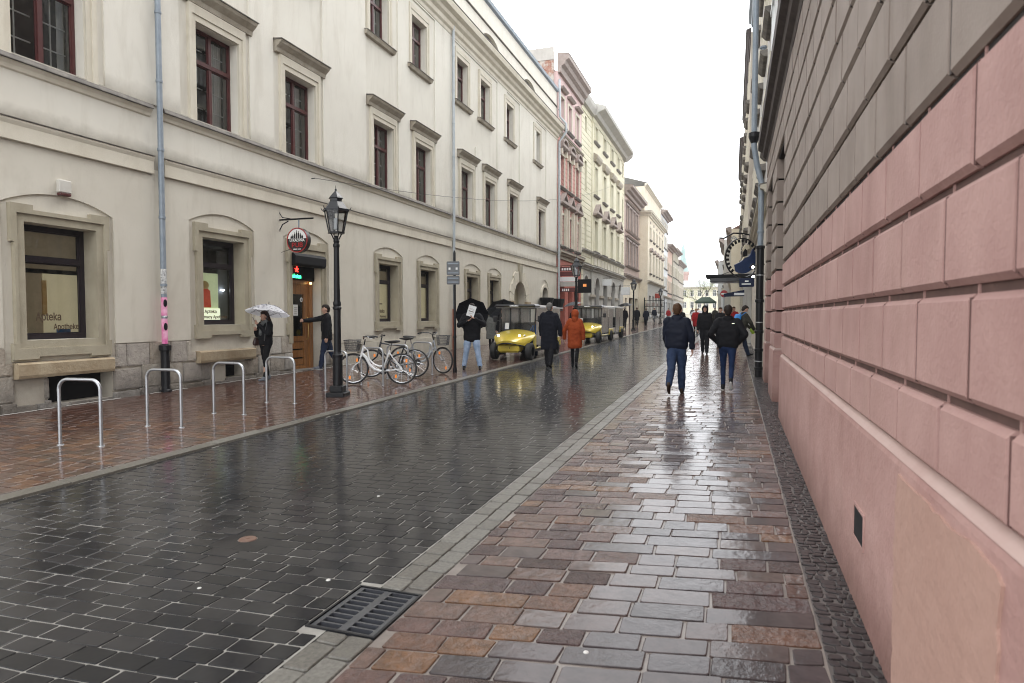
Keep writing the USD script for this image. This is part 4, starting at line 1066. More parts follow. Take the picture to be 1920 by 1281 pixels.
for z in (6, 10, 14): part('window', MB().box((tx - .5, ty - 2.16, z), (tx + .5, ty - 2.09, z + 1.9)).box((tx + 2.09, ty - .5, z), (tx + 2.16, ty + .5, z + 1.9)), 'darkframe', tw)
part('spire', MB().lathe([(2.4, 15.9 * ts), (1.9, 17.2 * ts), (1.05, 20.5 * ts), (.75, 23.2 * ts), (.15, 25.2 * ts), (.02, 28)], 8, (tx, ty, 0)), 'copper_green', tw)
eh = thing('end_house', 'pale yellow house closing the far end of the street', 'building')
ef = Fr((-16, 205, 0), (1, 0, 0), (0, -1, 0))
hol = [];
for k in range(8):
    for z in (4.0, 7.6): hol.append(sbox(1.2 + 2.2 * k, z, 2.2 + 2.2 * k, z + 1.9))
shell(eh, ef, 0, 19, 10.4, hol, 'yellow_house', back=8, roof=2.5, roof_mat='roof_metal')
for k in range(8):
    for z in (4.0, 7.6): window(eh, ef, 1.7 + 2.2 * k, .99, z, z + 1.9, depth=.15, frame='white_sash', inner=False, detail=False, curtain=False, bar=.1); ring(eh, ef, 1.7 + 2.2 * k, 1, z, z + 1.9, mat='trim', t=.25)
cornice(eh, ef, 0, 19, 9.9, .5, .5, 'trim')

# spring tree at the far end
M('bark', (.07, .06, .05), (.11, .095, .08), scale=6, rough=.9)
M('young_leaf', (.20, .23, .08), (.30, .32, .13), scale=1.5, rough=.6, transl=(.3, .34, .1))
tr = thing('spring_tree', 'bare branched tree with thin pale green spring leaves at the street end', 'tree', (-6.2, 150, gz(150)))
r6 = np.random.default_rng(11)
tk = MB(); tips = []


def branch(p, d, l, r, lev):
    n = 5; pts = [p]
    for k in range(n):
        d = d + r6.normal(0, .12, 3) + [0, 0, .03]; d /= np.linalg.norm(d); pts.append(pts[-1] + d * l / n)
    pts = np.array(pts); tk.tube(pts, np.linspace(r, r * .55, n + 1), 5)
    if lev >= 4: tips.append(pts[-1]); return
    for k in range(3 if lev < 3 else 2):
        a = r6.normal(0, .55, 3); q = pts[r6.integers(2, n + 1)]; nd = d + a; nd /= np.linalg.norm(nd); branch(q, nd, l * .74, r * .55, lev + 1)
    tips.append(pts[-1])


branch(np.array([0, 0, 0.0]), np.array([.05, 0, 1.0]), 3.6, .2, 0)
part('trunk', tk, 'bark', tr)
lv = MB(); tips = np.array(tips)
for t in tips:
    for k in range(16):
        c = t + r6.normal(0, .38, 3); a, b = r6.normal(0, 1, 3), r6.normal(0, 1, 3); a /= np.linalg.norm(a); b -= a * (a @ b); b /= np.linalg.norm(b); s = .09
        lv.add([c - a * s, c + b * s * .6, c + a * s, c - b * s * .6], [[0, 1, 2, 3]])
part('crown', lv, 'young_leaf', tr, kind='stuff')

# ---------------------------------------------------------------- the pink rusticated wall on the right
XR0 = .735                                            # backing plane; stones stand 3 cm proud
rf = Fr((XR0, 0, 0), (0, 1, 0), (-1, 0, 0))
pw = thing('pink_stone_building', 'pink and taupe rusticated stone building close along the right pavement', 'building')
OP = [(10.62, 12.42), (13.75, 15.5)]
RY0, RY1 = .35, 16.3
ZR = [1.085, 1.385, 1.765, 2.125, 2.495, 2.9, 3.3, 3.7, 4.1, 4.48, 4.88, 5.28]
oph = [sbox(a, -1, b, 4.45) for a, b in OP]
for k in range(1, len(ZR) - 1):
    for a, b in ((RY0, OP[0][0]), (OP[0][1], OP[1][0]), (OP[1][1], RY1)): part('bed_joint', rf.box(MB(), a, b, ZR[k] - .015, ZR[k] + .015, -.1, .003), 'groove' if ZR[k] < 2.5 and k != 4 else 'taupe_groove', pw)
W = sbox(RY0, -.2, RY1, 5.4).difference(unary_union(oph))
part('backing', rf.poly(MB(), W.intersection(sbox(0, -1, 99, 2.495)), -.8, 0), 'joint_pink', pw)
part('backing', rf.poly(MB(), W.intersection(sbox(0, 2.495, 99, 99)), -.8, 0), 'taupe_groove', pw)
r8 = np.random.default_rng(8)


def stone(y0, y1, z0, z1, d0, d1, ch):
    """Cut stone with a broad bevel round its face."""
    V = []
    for d, i in ((d0, 0), (d1 - ch, 0), (d1, ch * 1.1)):
        V += [[y0 + i * .22, z0 + i, d], [y1 - i * .22, z0 + i, d], [y1 - i * .22, z1 - i, d], [y0 + i * .22, z1 - i, d]]
    F = [[k, (k + 1) % 4, 4 + (k + 1) % 4, 4 + k] for k in range(4)] + [[4 + k, 4 + (k + 1) % 4, 8 + (k + 1) % 4, 8 + k] for k in range(4)] + [[8, 9, 10, 11]]
    return MB().add(rf(np.array(V)), F)


for k in range(len(ZR) - 1):
    z0, z1 = ZR[k] + .0155, ZR[k + 1] - .0155
    off = (2.04 if k % 2 == 0 else 2.38) - 4 * .612
    y = off
    cuts = []
    while y < RY1: cuts.append(y); y += .612
    cuts += [e for a, b in OP if ZR[k] < 4.4 for e in (a, b)] + [RY0, RY1]
    cuts = sorted(c for c in cuts if RY0 <= c <= RY1)
    cc = [cuts[0]]
    for c in cuts[1:]:
        edge = c in (RY0, RY1) or any(c in o for o in OP)
        if c - cc[-1] < .16:
            if edge: cc[-1] = c if not (cc[-1] in (RY0,) or any(cc[-1] in o for o in OP)) else cc[-1]
            continue
        cc.append(c)
    for a, b in zip(cc, cc[1:]):
        if any(a >= o[0] - .01 and b <= o[1] + .01 for o in OP) and ZR[k] < 4.4: continue
        inr = any(abs(a - o[1]) < .01 for o in OP); inl = any(abs(b - o[0]) < .01 for o in OP)
        mb = stone(a + (.011 if not inr else -.02), b - (.011 if not inl else -.02), z0, z1, -.45 if (inr or inl) else .0, .034 + r8.uniform(-.003, .003), .020)
        part('stone', mb, 'pink' if ZR[k + 1] <= 2.5 else 'taupe', pw)
        if a > RY0 and not inr: part('upright_joint', rf.box(MB(), a - .0108, a + .0108, z0 + .012, z1 - .012, 0, .0285), 'joint_pink' if ZR[k + 1] <= 2.5 else 'joint_taupe', pw)
        if not (inr or inl):
            part('joint_stub', MB().box((XR0 - .009, a - .006, z1 - .002), (XR0, a + .006, z1 + .033)), 'pink' if ZR[k + 1] <= 2.5 else 'taupe', pw)
for a, b in ((RY0, OP[0][0]), (OP[0][1], OP[1][0]), (OP[1][1], RY1)):
    i0, i1 = (.0 if a == RY0 else -.0), 0
    part('plinth', rf.run(MB(), a - (0 if a == RY0 else .03), b + (.03 if b < RY1 else 0), [(-.5, -.1), (.060, -.1), (.052, 1.03), (.045, 1.055), (-.5, 1.06)]), 'pink_low', pw)
    part('plinth_ledge', rf.run(MB(), a - (0 if a == RY0 else .03), b + (.03 if b < RY1 else 0), [(-.5, 1.061), (.047, 1.058), (.012, 1.098), (-.5, 1.10)]), 'pink_ledge', pw)
rq = np.random.default_rng(31)
pts = [(1.98, .0)] + [(y, .0) for y in np.linspace(2.1, 3.1, 6)] + [(3.13 + rq.normal(0, .012), z) for z in np.linspace(.05, .95, 16)] + [(y, 1.0 + rq.normal(0, .008)) for y in np.linspace(3.1, 2.02, 16)] + [(1.99 + rq.normal(0, .012), z) for z in np.linspace(.97, .05, 16)]
pp = MB(); rf.poly(pp, Polygon(pts).buffer(0), .03, .0625)
part('repair_patch', pp, 'pink_patch', pw)
part('vent_opening', rf.box(MB(), 3.82, 4.10, .42, .60, .03, .0605), 'black_matte', pw)
part('vent_rim', rf.poly(MB(), sbox(3.81, .41, 4.11, .61).difference(sbox(3.825, .425, 4.095, .595)), .05, .064), 'pink_low', pw)
for a, b in OP: part('recessed_door', rf.box(MB(), a, b, 0, 4.45, -.7, -.6), 'wood_dark', pw); part('lintel', rf.box(MB(), a, b, 4.452, 4.55, -.5, -.001), 'taupe', pw)
part('string_cornice', rf.run(MB(), RY0, RY1 + .1, [(-.3, 5.285), (.03, 5.29), (.05, 5.36), (.12, 5.42), (.14, 5.52), (.23, 5.58), (.24, 5.72), (-.3, 5.85)]), 'cornice_dark', pw)
uw = Fr((XR0 + .06, 0, 0), (0, 1, 0), (-1, 0, 0))
part('upper_wall', uw.box(MB(), RY0, RY1, 5.7, 13.5, -.6, 0), 'taupe', pw)
for u in np.arange(2.2, 16, 2.6): window(pw, Fr((XR0 + .058, 0, 0), (0, 1, 0), (-1, 0, 0)), u, 1.2, 6.9, 9.2, depth=-.065, frame='white_sash', inner=False, detail=False, curtain=False)
part('roof', MB().box((XR0 - .1, RY0, 13.5), (8, RY1, 13.7)), 'roof_metal', pw)

# houses beyond it on the right
plain_house('grey beige house with long downpipe next beyond the pink stone wall', 'grey_beige_house', .82, 16.5, 33, 15.6, 'grey_beige', -1, floors=((6.0, 8.0), (9.2, 11.2), (12.2, 13.9)), eave=.3, gf='beige_house', shops=False, roofh=.3, roof_mat='roof_metal', eave_mat='zinc')
plain_house('brown plastered house with tall eave second beyond the pink stone wall', 'brown_plaster_house', .62, 33.1, 48, 15.2, 'beige_house', -1, floors=((6.0, 8.0), (9.2, 11.2), (12.2, 13.9)), eave=.2, gf='grey_stone', roofh=.3, roof_mat='roof_metal', eave_mat='cornice_dark')
plain_house('weathered house behind the round goose sign on the right', 'weathered_house', .55, 48.1, 62, 14.0, 'olive_house', -1, eave=.28, gf='olive_house', roofh=.3, roof_mat='roof_metal', eave_mat='cornice_dark')
plain_house('pale cream house with arched window on the right beyond the round sign', 'pale_cream_house', -.25, 62.1, 78, 9.6, 'cream_house', -1, eave=.5, floors=((5.4, 7.6),), gf='cream_house', roofh=3, trim='trim')
plain_house('light grey house on the right, second before the tree', 'light_grey_house', -1.1, 78.1, 96, 10.4, 'grey_stone', -1, eave=.6, floors=((5.2, 6.8), (7.6, 9.2)), roofh=1.5)
plain_house('white house on the right just before the tree', 'far_white_house', -2.1, 96.1, 128, 9.4, 'white_house', -1, eave=.5, floors=((5.2, 6.8), (7.4, 8.6)), roofh=1.5)
dp = downpipe('thick grey downpipe with black cast iron foot ending the pink stone wall', .56, 16.75, gz(16.7), 12.6, r=.07, every=2.2, path=[(.60, 16.75, 1.0), (.60, 16.75, 4.9), (.50, 16.75, 5.3), (.42, 16.75, 5.8), (.42, 16.75, 12.8)])
part('cast_iron_foot', MB().tube([(.60, 16.75, gz(16.7)), (.60, 16.75, 3.35)], .088, 14), 'black_iron', dp, smooth=40)
for z in (.35, .8, 1.25, 2.0, 3.3): part('foot_collar', MB().lathe([(.088, z), (.105, z + .01), (.105, z + .07), (.088, z + .08)], 14, (.60, 16.75, 0)), 'black_iron', dp)
for z in (.55, 1.5, 2.65): part('clamp_ring', MB().lathe([(.089, z), (.094, z + .003), (.094, z + .025), (.089, z + .028)], 14, (.60, 16.75, 0)), 'steel', dp)
part('rain_head', MB().lathe([(.072, 5.85), (.13, 6.0), (.13, 6.1), (.072, 6.12)], 12, (.42, 16.75, 0)), 'black_iron', dp)

# ---------------------------------------------------------------- street furniture
def first_then_copies(make, spots, labels=None, group=None):
    root = None
    for k, (x, y, rz) in enumerate(spots):
        z = gz(y) + (.022 if x < XK_L0 else 0)
        if root is None: root = make(labels[k], (x, y, z), rz, group)
        else: dup(root, (x, y, z), rz, labels[k])
    return root


def make_rack(label, loc, rz, group):
    t = thing('bike_rack', label, 'bike rack', loc, rz, group)
    w, h, r = .56, .815, .12; pts = [(-w / 2, 0, -.02), (-w / 2, 0, h - r)]
    pts += [(-w / 2 + r - r * math.cos(a), 0, h - r + r * math.sin(a)) for a in np.linspace(.2, PI / 2, 6)]
    pts += [(w / 2 - r + r * math.sin(a), 0, h - r + r * math.cos(a)) for a in np.linspace(0, PI / 2, 7)] + [(w / 2, 0, -.02)]
    part('hoop', MB().tube(pts, .0205, 12), 'steel', t, smooth=40)
    for s in (-1, 1): part('foot_ring', MB().lathe([(.024, .008), (.036, .008), (.040, .0), (.04, -.01)], 12, (s * w / 2, 0, .002)), 'steel', t)
    return t


RK = [(-7.56, 5.65, .2), (-7.63, 6.94, .12), (-7.59, 8.13, .08), (-7.60, 9.38, .10), (-7.62, 11.1, -.1), (-7.50, 12.28, -.04), (-7.55, 13.5, 0), (-7.50, 14.68, .02)]
first_then_copies(make_rack, RK, [f'steel hoop bike rack, {w} of the row' for w in ('nearest and leftmost', 'second from the left', 'third from the left', 'in front of the woman with the umbrella, fourth', 'fifth, right behind the black lamp post', 'sixth, beside the white bicycle frame', 'seventh, against the black bicycle', 'last and farthest, right of the black bicycle')], 'steel hoop bike racks along the left pavement')


def lpart(n, mb, mat, t, **k): return part(n, mb.xf(np.diag([.97, .97, .945])), mat, t, **k)


def make_lamp(label, loc, rz, group):
    t = thing('street_lamp', label, 'street lamp', loc, rz, group)
    lpart('base', MB().cbox((-.19, -.19, -.02), (.19, .19, .09), .02).cbox((-.13, -.13, .09), (.13, .13, .22), .015), 'black_iron', t)
    lpart('post', MB().lathe([(.095, .22), (.095, .78), (.105, .80), (.105, .84), (.075, .88), (.07, .92), (.07, 1.75), (.085, 1.77), (.085, 1.80), (.07, 1.82), (.078, 1.86), (.078, 1.9), (.062, 1.93), (.052, 3.0), (.066, 3.02), (.066, 3.06), (.05, 3.09), (.062, 3.13), (.045, 3.18), (.03, 3.24)], 16, a0=.1), 'black_iron', t, smooth=35)
    for k in range(4):
        a = PI / 4 + k * PI / 2; lpart('lantern_arm', MB().tube([(.03 * math.cos(a), .03 * math.sin(a), 3.12), (.07 * math.cos(a), .07 * math.sin(a), 3.2), (.12 * math.cos(a), .12 * math.sin(a), 3.30)], .012, 6), 'black_iron', t)
    n = 6; r0, r1, z0, z1 = .15, .235, 3.30, 3.74
    lpart('lantern_floor', MB().lathe([(.0, z0 - .02), (r0 + .02, z0 - .02), (r0 + .02, z0 + .01), (.0, z0 + .01)], n), 'black_iron', t)
    for k in range(n):
        a, b = k * 2 * PI / n, (k + 1) * 2 * PI / n
        A0, A1 = np.array([r0 * math.cos(a), r0 * math.sin(a), z0]), np.array([r1 * math.cos(a), r1 * math.sin(a), z1]); B0, B1 = np.array([r0 * math.cos(b), r0 * math.sin(b), z0]), np.array([r1 * math.cos(b), r1 * math.sin(b), z1])
        lpart('glazing_bar', MB().tube([A0, A1], .014, 5), 'black_iron', t)
        lpart('lantern_pane', MB().add([A0, B0, B1, A1], [[0, 1, 2, 3]]), 'glass_lamp', t)
        lpart('crown_tip', MB().tube([A1 * (1.05, 1.05, 1), A1 * (1.22, 1.22, 1.0) + (0, 0, .015), A1 * (1.3, 1.3, 1) + (0, 0, .06)], [.012, .010, .004], 5), 'black_iron', t)
    lpart('lantern_roof', MB().lathe([(r1 + .03, z1 - .02), (r1 + .035, z1 + .02), (r1 + .0, z1 + .03), (.135, z1 + .17), (.12, z1 + .18), (.12, z1 + .23), (.15, z1 + .24), (.13, z1 + .27), (.06, z1 + .35), (.02, z1 + .39), (.022, z1 + .42), (.008, z1 + .44), (.004, z1 + .5)], n), 'roof_slate', t)
    lpart('lamp_bulb', MB().lathe([(.0, z0 + .05), (.05, z0 + .06), (.045, z0 + .28), (.0, z0 + .3)], 10), 'opal', t)
    return t


M('roof_slate', (.014, .015, .018), rough=.3, spec=.4)
M('opal', (.75, .76, .76), rough=.3)
glass_mat('glass_lamp', (.80, .82, .84), 1.5, 2.2, .15)
LS = .965
first_then_copies(make_lamp, [(-7.15, 10.47, .25), (-6.6, 27.83, .1), (-7.2, 49.2, .1), (-7.6, 72, .0)], ['black cast iron street lamp nearest the camera, before the white bicycle', 'black street lamp behind the woman in the orange coat', 'black street lamp on the left pavement beyond the two yellow carts', 'smallest and farthest black street lamp on the left'], 'black street lamps along the left kerb')

sp = thing('sign_post', 'black sign post with the grey backs of two square signs', 'sign post', (-6.89, 15.35, gz(15.35) + .022))
part('post', MB().lathe([(.055, 0), (.055, .10), (.04, .14), (.038, .9), (.045, .91), (.045, .95), (.034, .97), (.034, 3.12), (.02, 3.16), (.0, 3.2)], 14), 'black_iron', sp, smooth=35)
spf = Fr((-.02, -.03, 0), (math.cos(.22), math.sin(.22), 0), (math.sin(.22), -math.cos(.22), 0))
for z0, z1 in ((2.54, 2.90), (2.30, 2.52)):
    q = sbox(-.17, z0, .17, z1).buffer(-.03).buffer(.03, 4); pl = part('sign_back', spf.poly(MB(), q, .02, .035), 'zinc_dark', sp) if 'zinc_dark' in MAT else None
    if pl is None:
        M('zinc_dark', (.10, .105, .11), (.14, .145, .15), scale=6, rough=.5); pl = part('sign_back', spf.poly(MB(), q, .02, .035), 'zinc_dark', sp)
    for z in (z0 + .06, z1 - .06): part('bracket', spf.box(MB(), -.14, .14, z - .015, z + .015, .036, .046), 'zinc', sp)
for x in (-.12, .07): part('white_sticker', spf.box(MB(), x, x + .05, 2.68, 2.74, .036, .039), 'paper', sp)

# wall planters by the arched window
for k, y in enumerate((37.0, 39.6)):
    w = thing('wall_planter', ('dark iron wall planter basket left of the arched window sill', 'dark iron wall planter basket nearest the pale downpipe at the building end')[k], 'planter', (XL + .06, y, 2.05))
    part('tub', MB().lathe([(.0, 0), (.36, 0), (.42, .25), (.55, .62), (.55, .70), (.48, .68), (.0, .6)], 12).xf(np.diag([.7, 1.5, 1]), (.38, 0, 0)), 'black_matte', w)
    part('bracket', MB().box((0, -.4, -.06), (.6, .4, -.01)), 'black_iron', w)


# ---------------------------------------------------------------- bicycles (front wheel towards +x)
M('tyre', (.012, .012, .012), rough=.6); M('white_paint', (.75, .75, .75), rough=.25, coat=.6); M('bike_black', (.01, .01, .012), rough=.25, coat=.6)
M('chrome', (.65, .66, .68), rough=.2, metal=1.0); M('reflector', (.75, .22, .03), rough=.3, emit=(.9, .25, .02), estr=.25); M('saddle', (.012, .011, .011), rough=.5); M('wire_mesh', (.06, .06, .065), rough=.4, metal=.6); M('silver_paint', (.42, .44, .46), rough=.3, metal=.5)


def bicycle(label, loc, rz, style, paint, basket=False, steer=0.0):
    t = thing('bicycle', label, 'bicycle', loc, rz, 'bicycles parked at the hoop racks')
    R, wb = .345, 1.08
    bb = np.array([.43, 0, .29]); rear, front = np.array([0, 0, R]), np.array([wb, 0, R])
    head0, head1 = np.array([wb - .19, 0, .66]), np.array([wb - .245, 0, .86]); seat = np.array([.235, 0, .86])
    ang = np.linspace(0, 2 * PI, 33)[:-1]
    S = rotz(steer)
    for c, f in ((rear, 0), (front, 1)):
        MM = (lambda v: (np.asarray(v) - front) @ S.T + front) if f else (lambda v: np.asarray(v))
        w = part('wheel', MB().tube(MM([c + [(R - .018) * math.cos(a), 0, (R - .018) * math.sin(a)] for a in ang]), .018, 8, closed=True), 'tyre', t, smooth=50)
        part('rim', MB().tube(MM([c + [(R - .043) * math.cos(a), 0, (R - .043) * math.sin(a)] for a in ang]), .010, 6, closed=True), 'chrome', w, smooth=50)
        s = MB()
        for k in range(28):
            a = 2 * PI * k / 28; s.tube(MM([c + [.02 * math.cos(a + 1), .025 * (-1) ** k, .02 * math.sin(a + 1)], c + [(R - .045) * math.cos(a), 0, (R - .045) * math.sin(a)]]), .0014, 3, caps=False)
        part('spokes', s, 'chrome', w)
        part('hub', MB().tube(MM([c + [0, -.05, 0], c + [0, .05, 0]]), .02, 8), 'chrome', w)
        for a in ((-1.2, 2.0) if f else (-.9, 2.1)): part('reflector', MB().box(*(np.sort(np.array([c + [.21 * math.cos(a) - .02, -.012, .21 * math.sin(a) - .035], c + [.21 * math.cos(a) + .02, .012, .21 * math.sin(a) + .035]]), 0))), 'reflector', w)
    fr_ = MB()
    if style == 'step':
        fr_.tube([head0 + [0, 0, .03], head0 + [-.10, 0, -.06], [.70, 0, .42], [.60, 0, .33], bb], [.026, .032, .030, .028, .026], 10)
        fr_.tube([head1 - [0, 0, .04], head1 - [.08, 0, .10], [.72, 0, .56], [.62, 0, .45], [.50, 0, .40], [.39, 0, .415]], .017, 8)
    else:
        fr_.tube([head0 + [0, 0, .02], bb], .024, 10); fr_.tube([head1 - [0, 0, .03], seat - [-.02, 0, .10]], .019, 10)
    fr_.tube([bb, [.26, 0, .76]], .019, 8); fr_.tube([head0 - [-.01, 0, .04], head1], .024, 10)
    for s in (-1, 1):
        fr_.tube([bb + [-.03, s * .03, 0], rear + [0, s * .055, 0]], .011, 6); fr_.tube([[.27, s * .02, .70], rear + [0, s * .055, 0]], .010, 6)
    part('frame', fr_, paint, t, smooth=40)
    fk = MB(); MM = lambda v: (np.asarray(v) - front) @ S.T + front
    for s in (-1, 1): fk.tube(MM([head0 + [.01, s * .045, -.04], head0 + [.05, s * .05, -.16], front + [-.02, s * .055, .06], front + [0, s * .055, 0]]), .013, 6)
    fk.box(*np.sort(np.array([head0 + [-.01, -.055, -.06], head0 + [.03, .055, -.03]]), 0)); part('fork', fk, paint, t, smooth=40)
    hb = MB().tube([head1, head1 + [-.03, 0, .14]], .014, 8)
    ht = head1 + [-.03, 0, .14]
    H = lambda v: (np.asarray(v, float) @ S.T) + ht
    if style == 'step': hb.tube(H([(-.22, -.28, .04), (-.12, -.27, .06), (.02, -.16, .06), (.04, 0, .0), (.02, .16, .06), (-.12, .27, .06), (-.22, .28, .04)]), .012, 8)
    else: hb.tube(H([(-.03, -.32, .03), (.0, -.15, .02), (.03, 0, .0), (.0, .15, .02), (-.03, .32, .03)]), .013, 8)
    part('handlebar', hb, 'bike_black', t, smooth=40)
    for s in (-1, 1):
        g = [(-.24, s * .285, .035), (-.12, s * .272, .06)] if style == 'step' else [(-.03, s * .33, .03), (-.015, s * .21, .024)]
        part('grip', MB().tube(H(g), .019, 8), 'saddle', t)
        part('brake_lever', MB().tube(H([np.array(g[1]) + (.03, 0, 0), np.array(g[0]) + (.06, 0, -.02)]), .006, 5), 'chrome', t)
    part('seat_post', MB().tube([[.26, 0, .74], seat + [-.02, 0, .06]], .014, 8), 'chrome', t)
    sd = trimesh.convex.convex_hull(np.vstack([trimesh.creation.icosphere(1, r).vertices * (1, 1, .55) + c for c, r in (((.10, -.07, .95), .055), ((.10, .07, .95), .055), ((.36, 0, .945), .025), ((.22, 0, .93), .05))]))
    part('saddle', MB().tm(sd).xf(t=(0, 0, 0)), 'saddle', t, smooth=60)
    ck = MB().tube([bb + [0, -.06, 0], bb + [0, .06, 0]], .025, 10)
    for s, a in ((-1, -.25), (1, PI - .25)): ck.tube([bb + [0, s * .07, 0], bb + [.17 * math.cos(a), s * .085, .17 * math.sin(a)]], .010, 6); ck.box(*np.sort(np.array([bb + [.17 * math.cos(a) - .04, s * .09, .17 * math.sin(a) - .012], bb + [.17 * math.cos(a) + .04, s * .17, .17 * math.sin(a) + .012]]), 0))
    part('crank', ck, 'chrome', t)
    part('chain_ring', MB().lathe([(.0, -.004), (.085, -.004), (.085, .004), (.0, .004)], 18, bb + [0, -.055, 0], rotx(PI / 2)), 'bike_black', t)
    part('kickstand', MB().tube([bb + [-.05, .04, -.02], bb + [-.02, .16, -.285]], .009, 6), 'chrome', t)
    if basket:
        c0 = MM(head0 + [.20, 0, .10]); B = MB()
        x0, y0, z0, z1 = .0, .0, c0[2] - .02, c0[2] + .22
        for k in range(7):
            z = z0 + (z1 - z0) * k / 6; e = .115 + .03 * k / 6; f_ = .145 + .035 * k / 6
            B.tube([(c0[0] + e, f_, z), (c0[0] - e, f_, z), (c0[0] - e, -f_, z), (c0[0] + e, -f_, z), (c0[0] + e, f_, z)], .006 if k in (0, 6) else .0035, 4, caps=False)
        for k in range(40):
            a = k / 40 * 4; q = [(1, 1 - 2 * (a % 1)), (1 - 2 * (a % 1), -1), (-1, -1 + 2 * (a % 1)), (-1 + 2 * (a % 1), 1)][int(a)]
            B.tube([(c0[0] + .115 * q[0], .145 * q[1], z0), (c0[0] + .145 * q[0], .18 * q[1], z1)], .003, 3, caps=False)
        B.box((c0[0] - .115, -.145, z0 - .004), (c0[0] + .115, .145, z0))
        part('basket', B, 'wire_mesh', t)
    return t


def bike_at(label, fx, fy, rx, ry, *a, **k):
    rz = math.atan2(fy - ry, fx - rx); m = np.array([(fx + rx) / 2, (fy + ry) / 2]); o = m - .54 * np.array([math.cos(rz), math.sin(rz)])
    return bicycle(label, (o[0], o[1], gz(o[1]) + .026), rz, *a, **k)


bike_at('white step-through bicycle with wire front basket', -7.93, 12.18, -6.88, 12.50, 'step', 'white_paint', basket=True, steer=.12)
bike_at('black bicycle with straight handlebar behind the white bicycle', -8.33, 13.58, -7.28, 13.88, 'diamond', 'bike_black', steer=.35)
bike_at('silver bicycle with rear-turned white handlebar, farthest of the three bicycles', -7.05, 14.95, -8.1, 14.72, 'step', 'silver_paint', basket=True, steer=-.5)

# ---------------------------------------------------------------- electric carts (nose towards +x, rear axle at the origin)
M('cart_yellow', (.60, .46, .06), rough=.25, coat=.7, coat_r=.06); M('cart_roof', (.60, .61, .63), rough=.25, coat=.6); M('cart_black', (.012, .012, .014), rough=.35, coat=.4)
M('cart_seat', (.05, .05, .055), rough=.6); M('head_light', (.9, .85, .7), emit=(1.0, .85, .55), estr=6.0)
glass_mat('glass_cart', (.72, .76, .78), 1.5, 1.3, .03); glass_mat('plastic_sheet', (.60, .62, .64), 1.5, 1.8, .22)


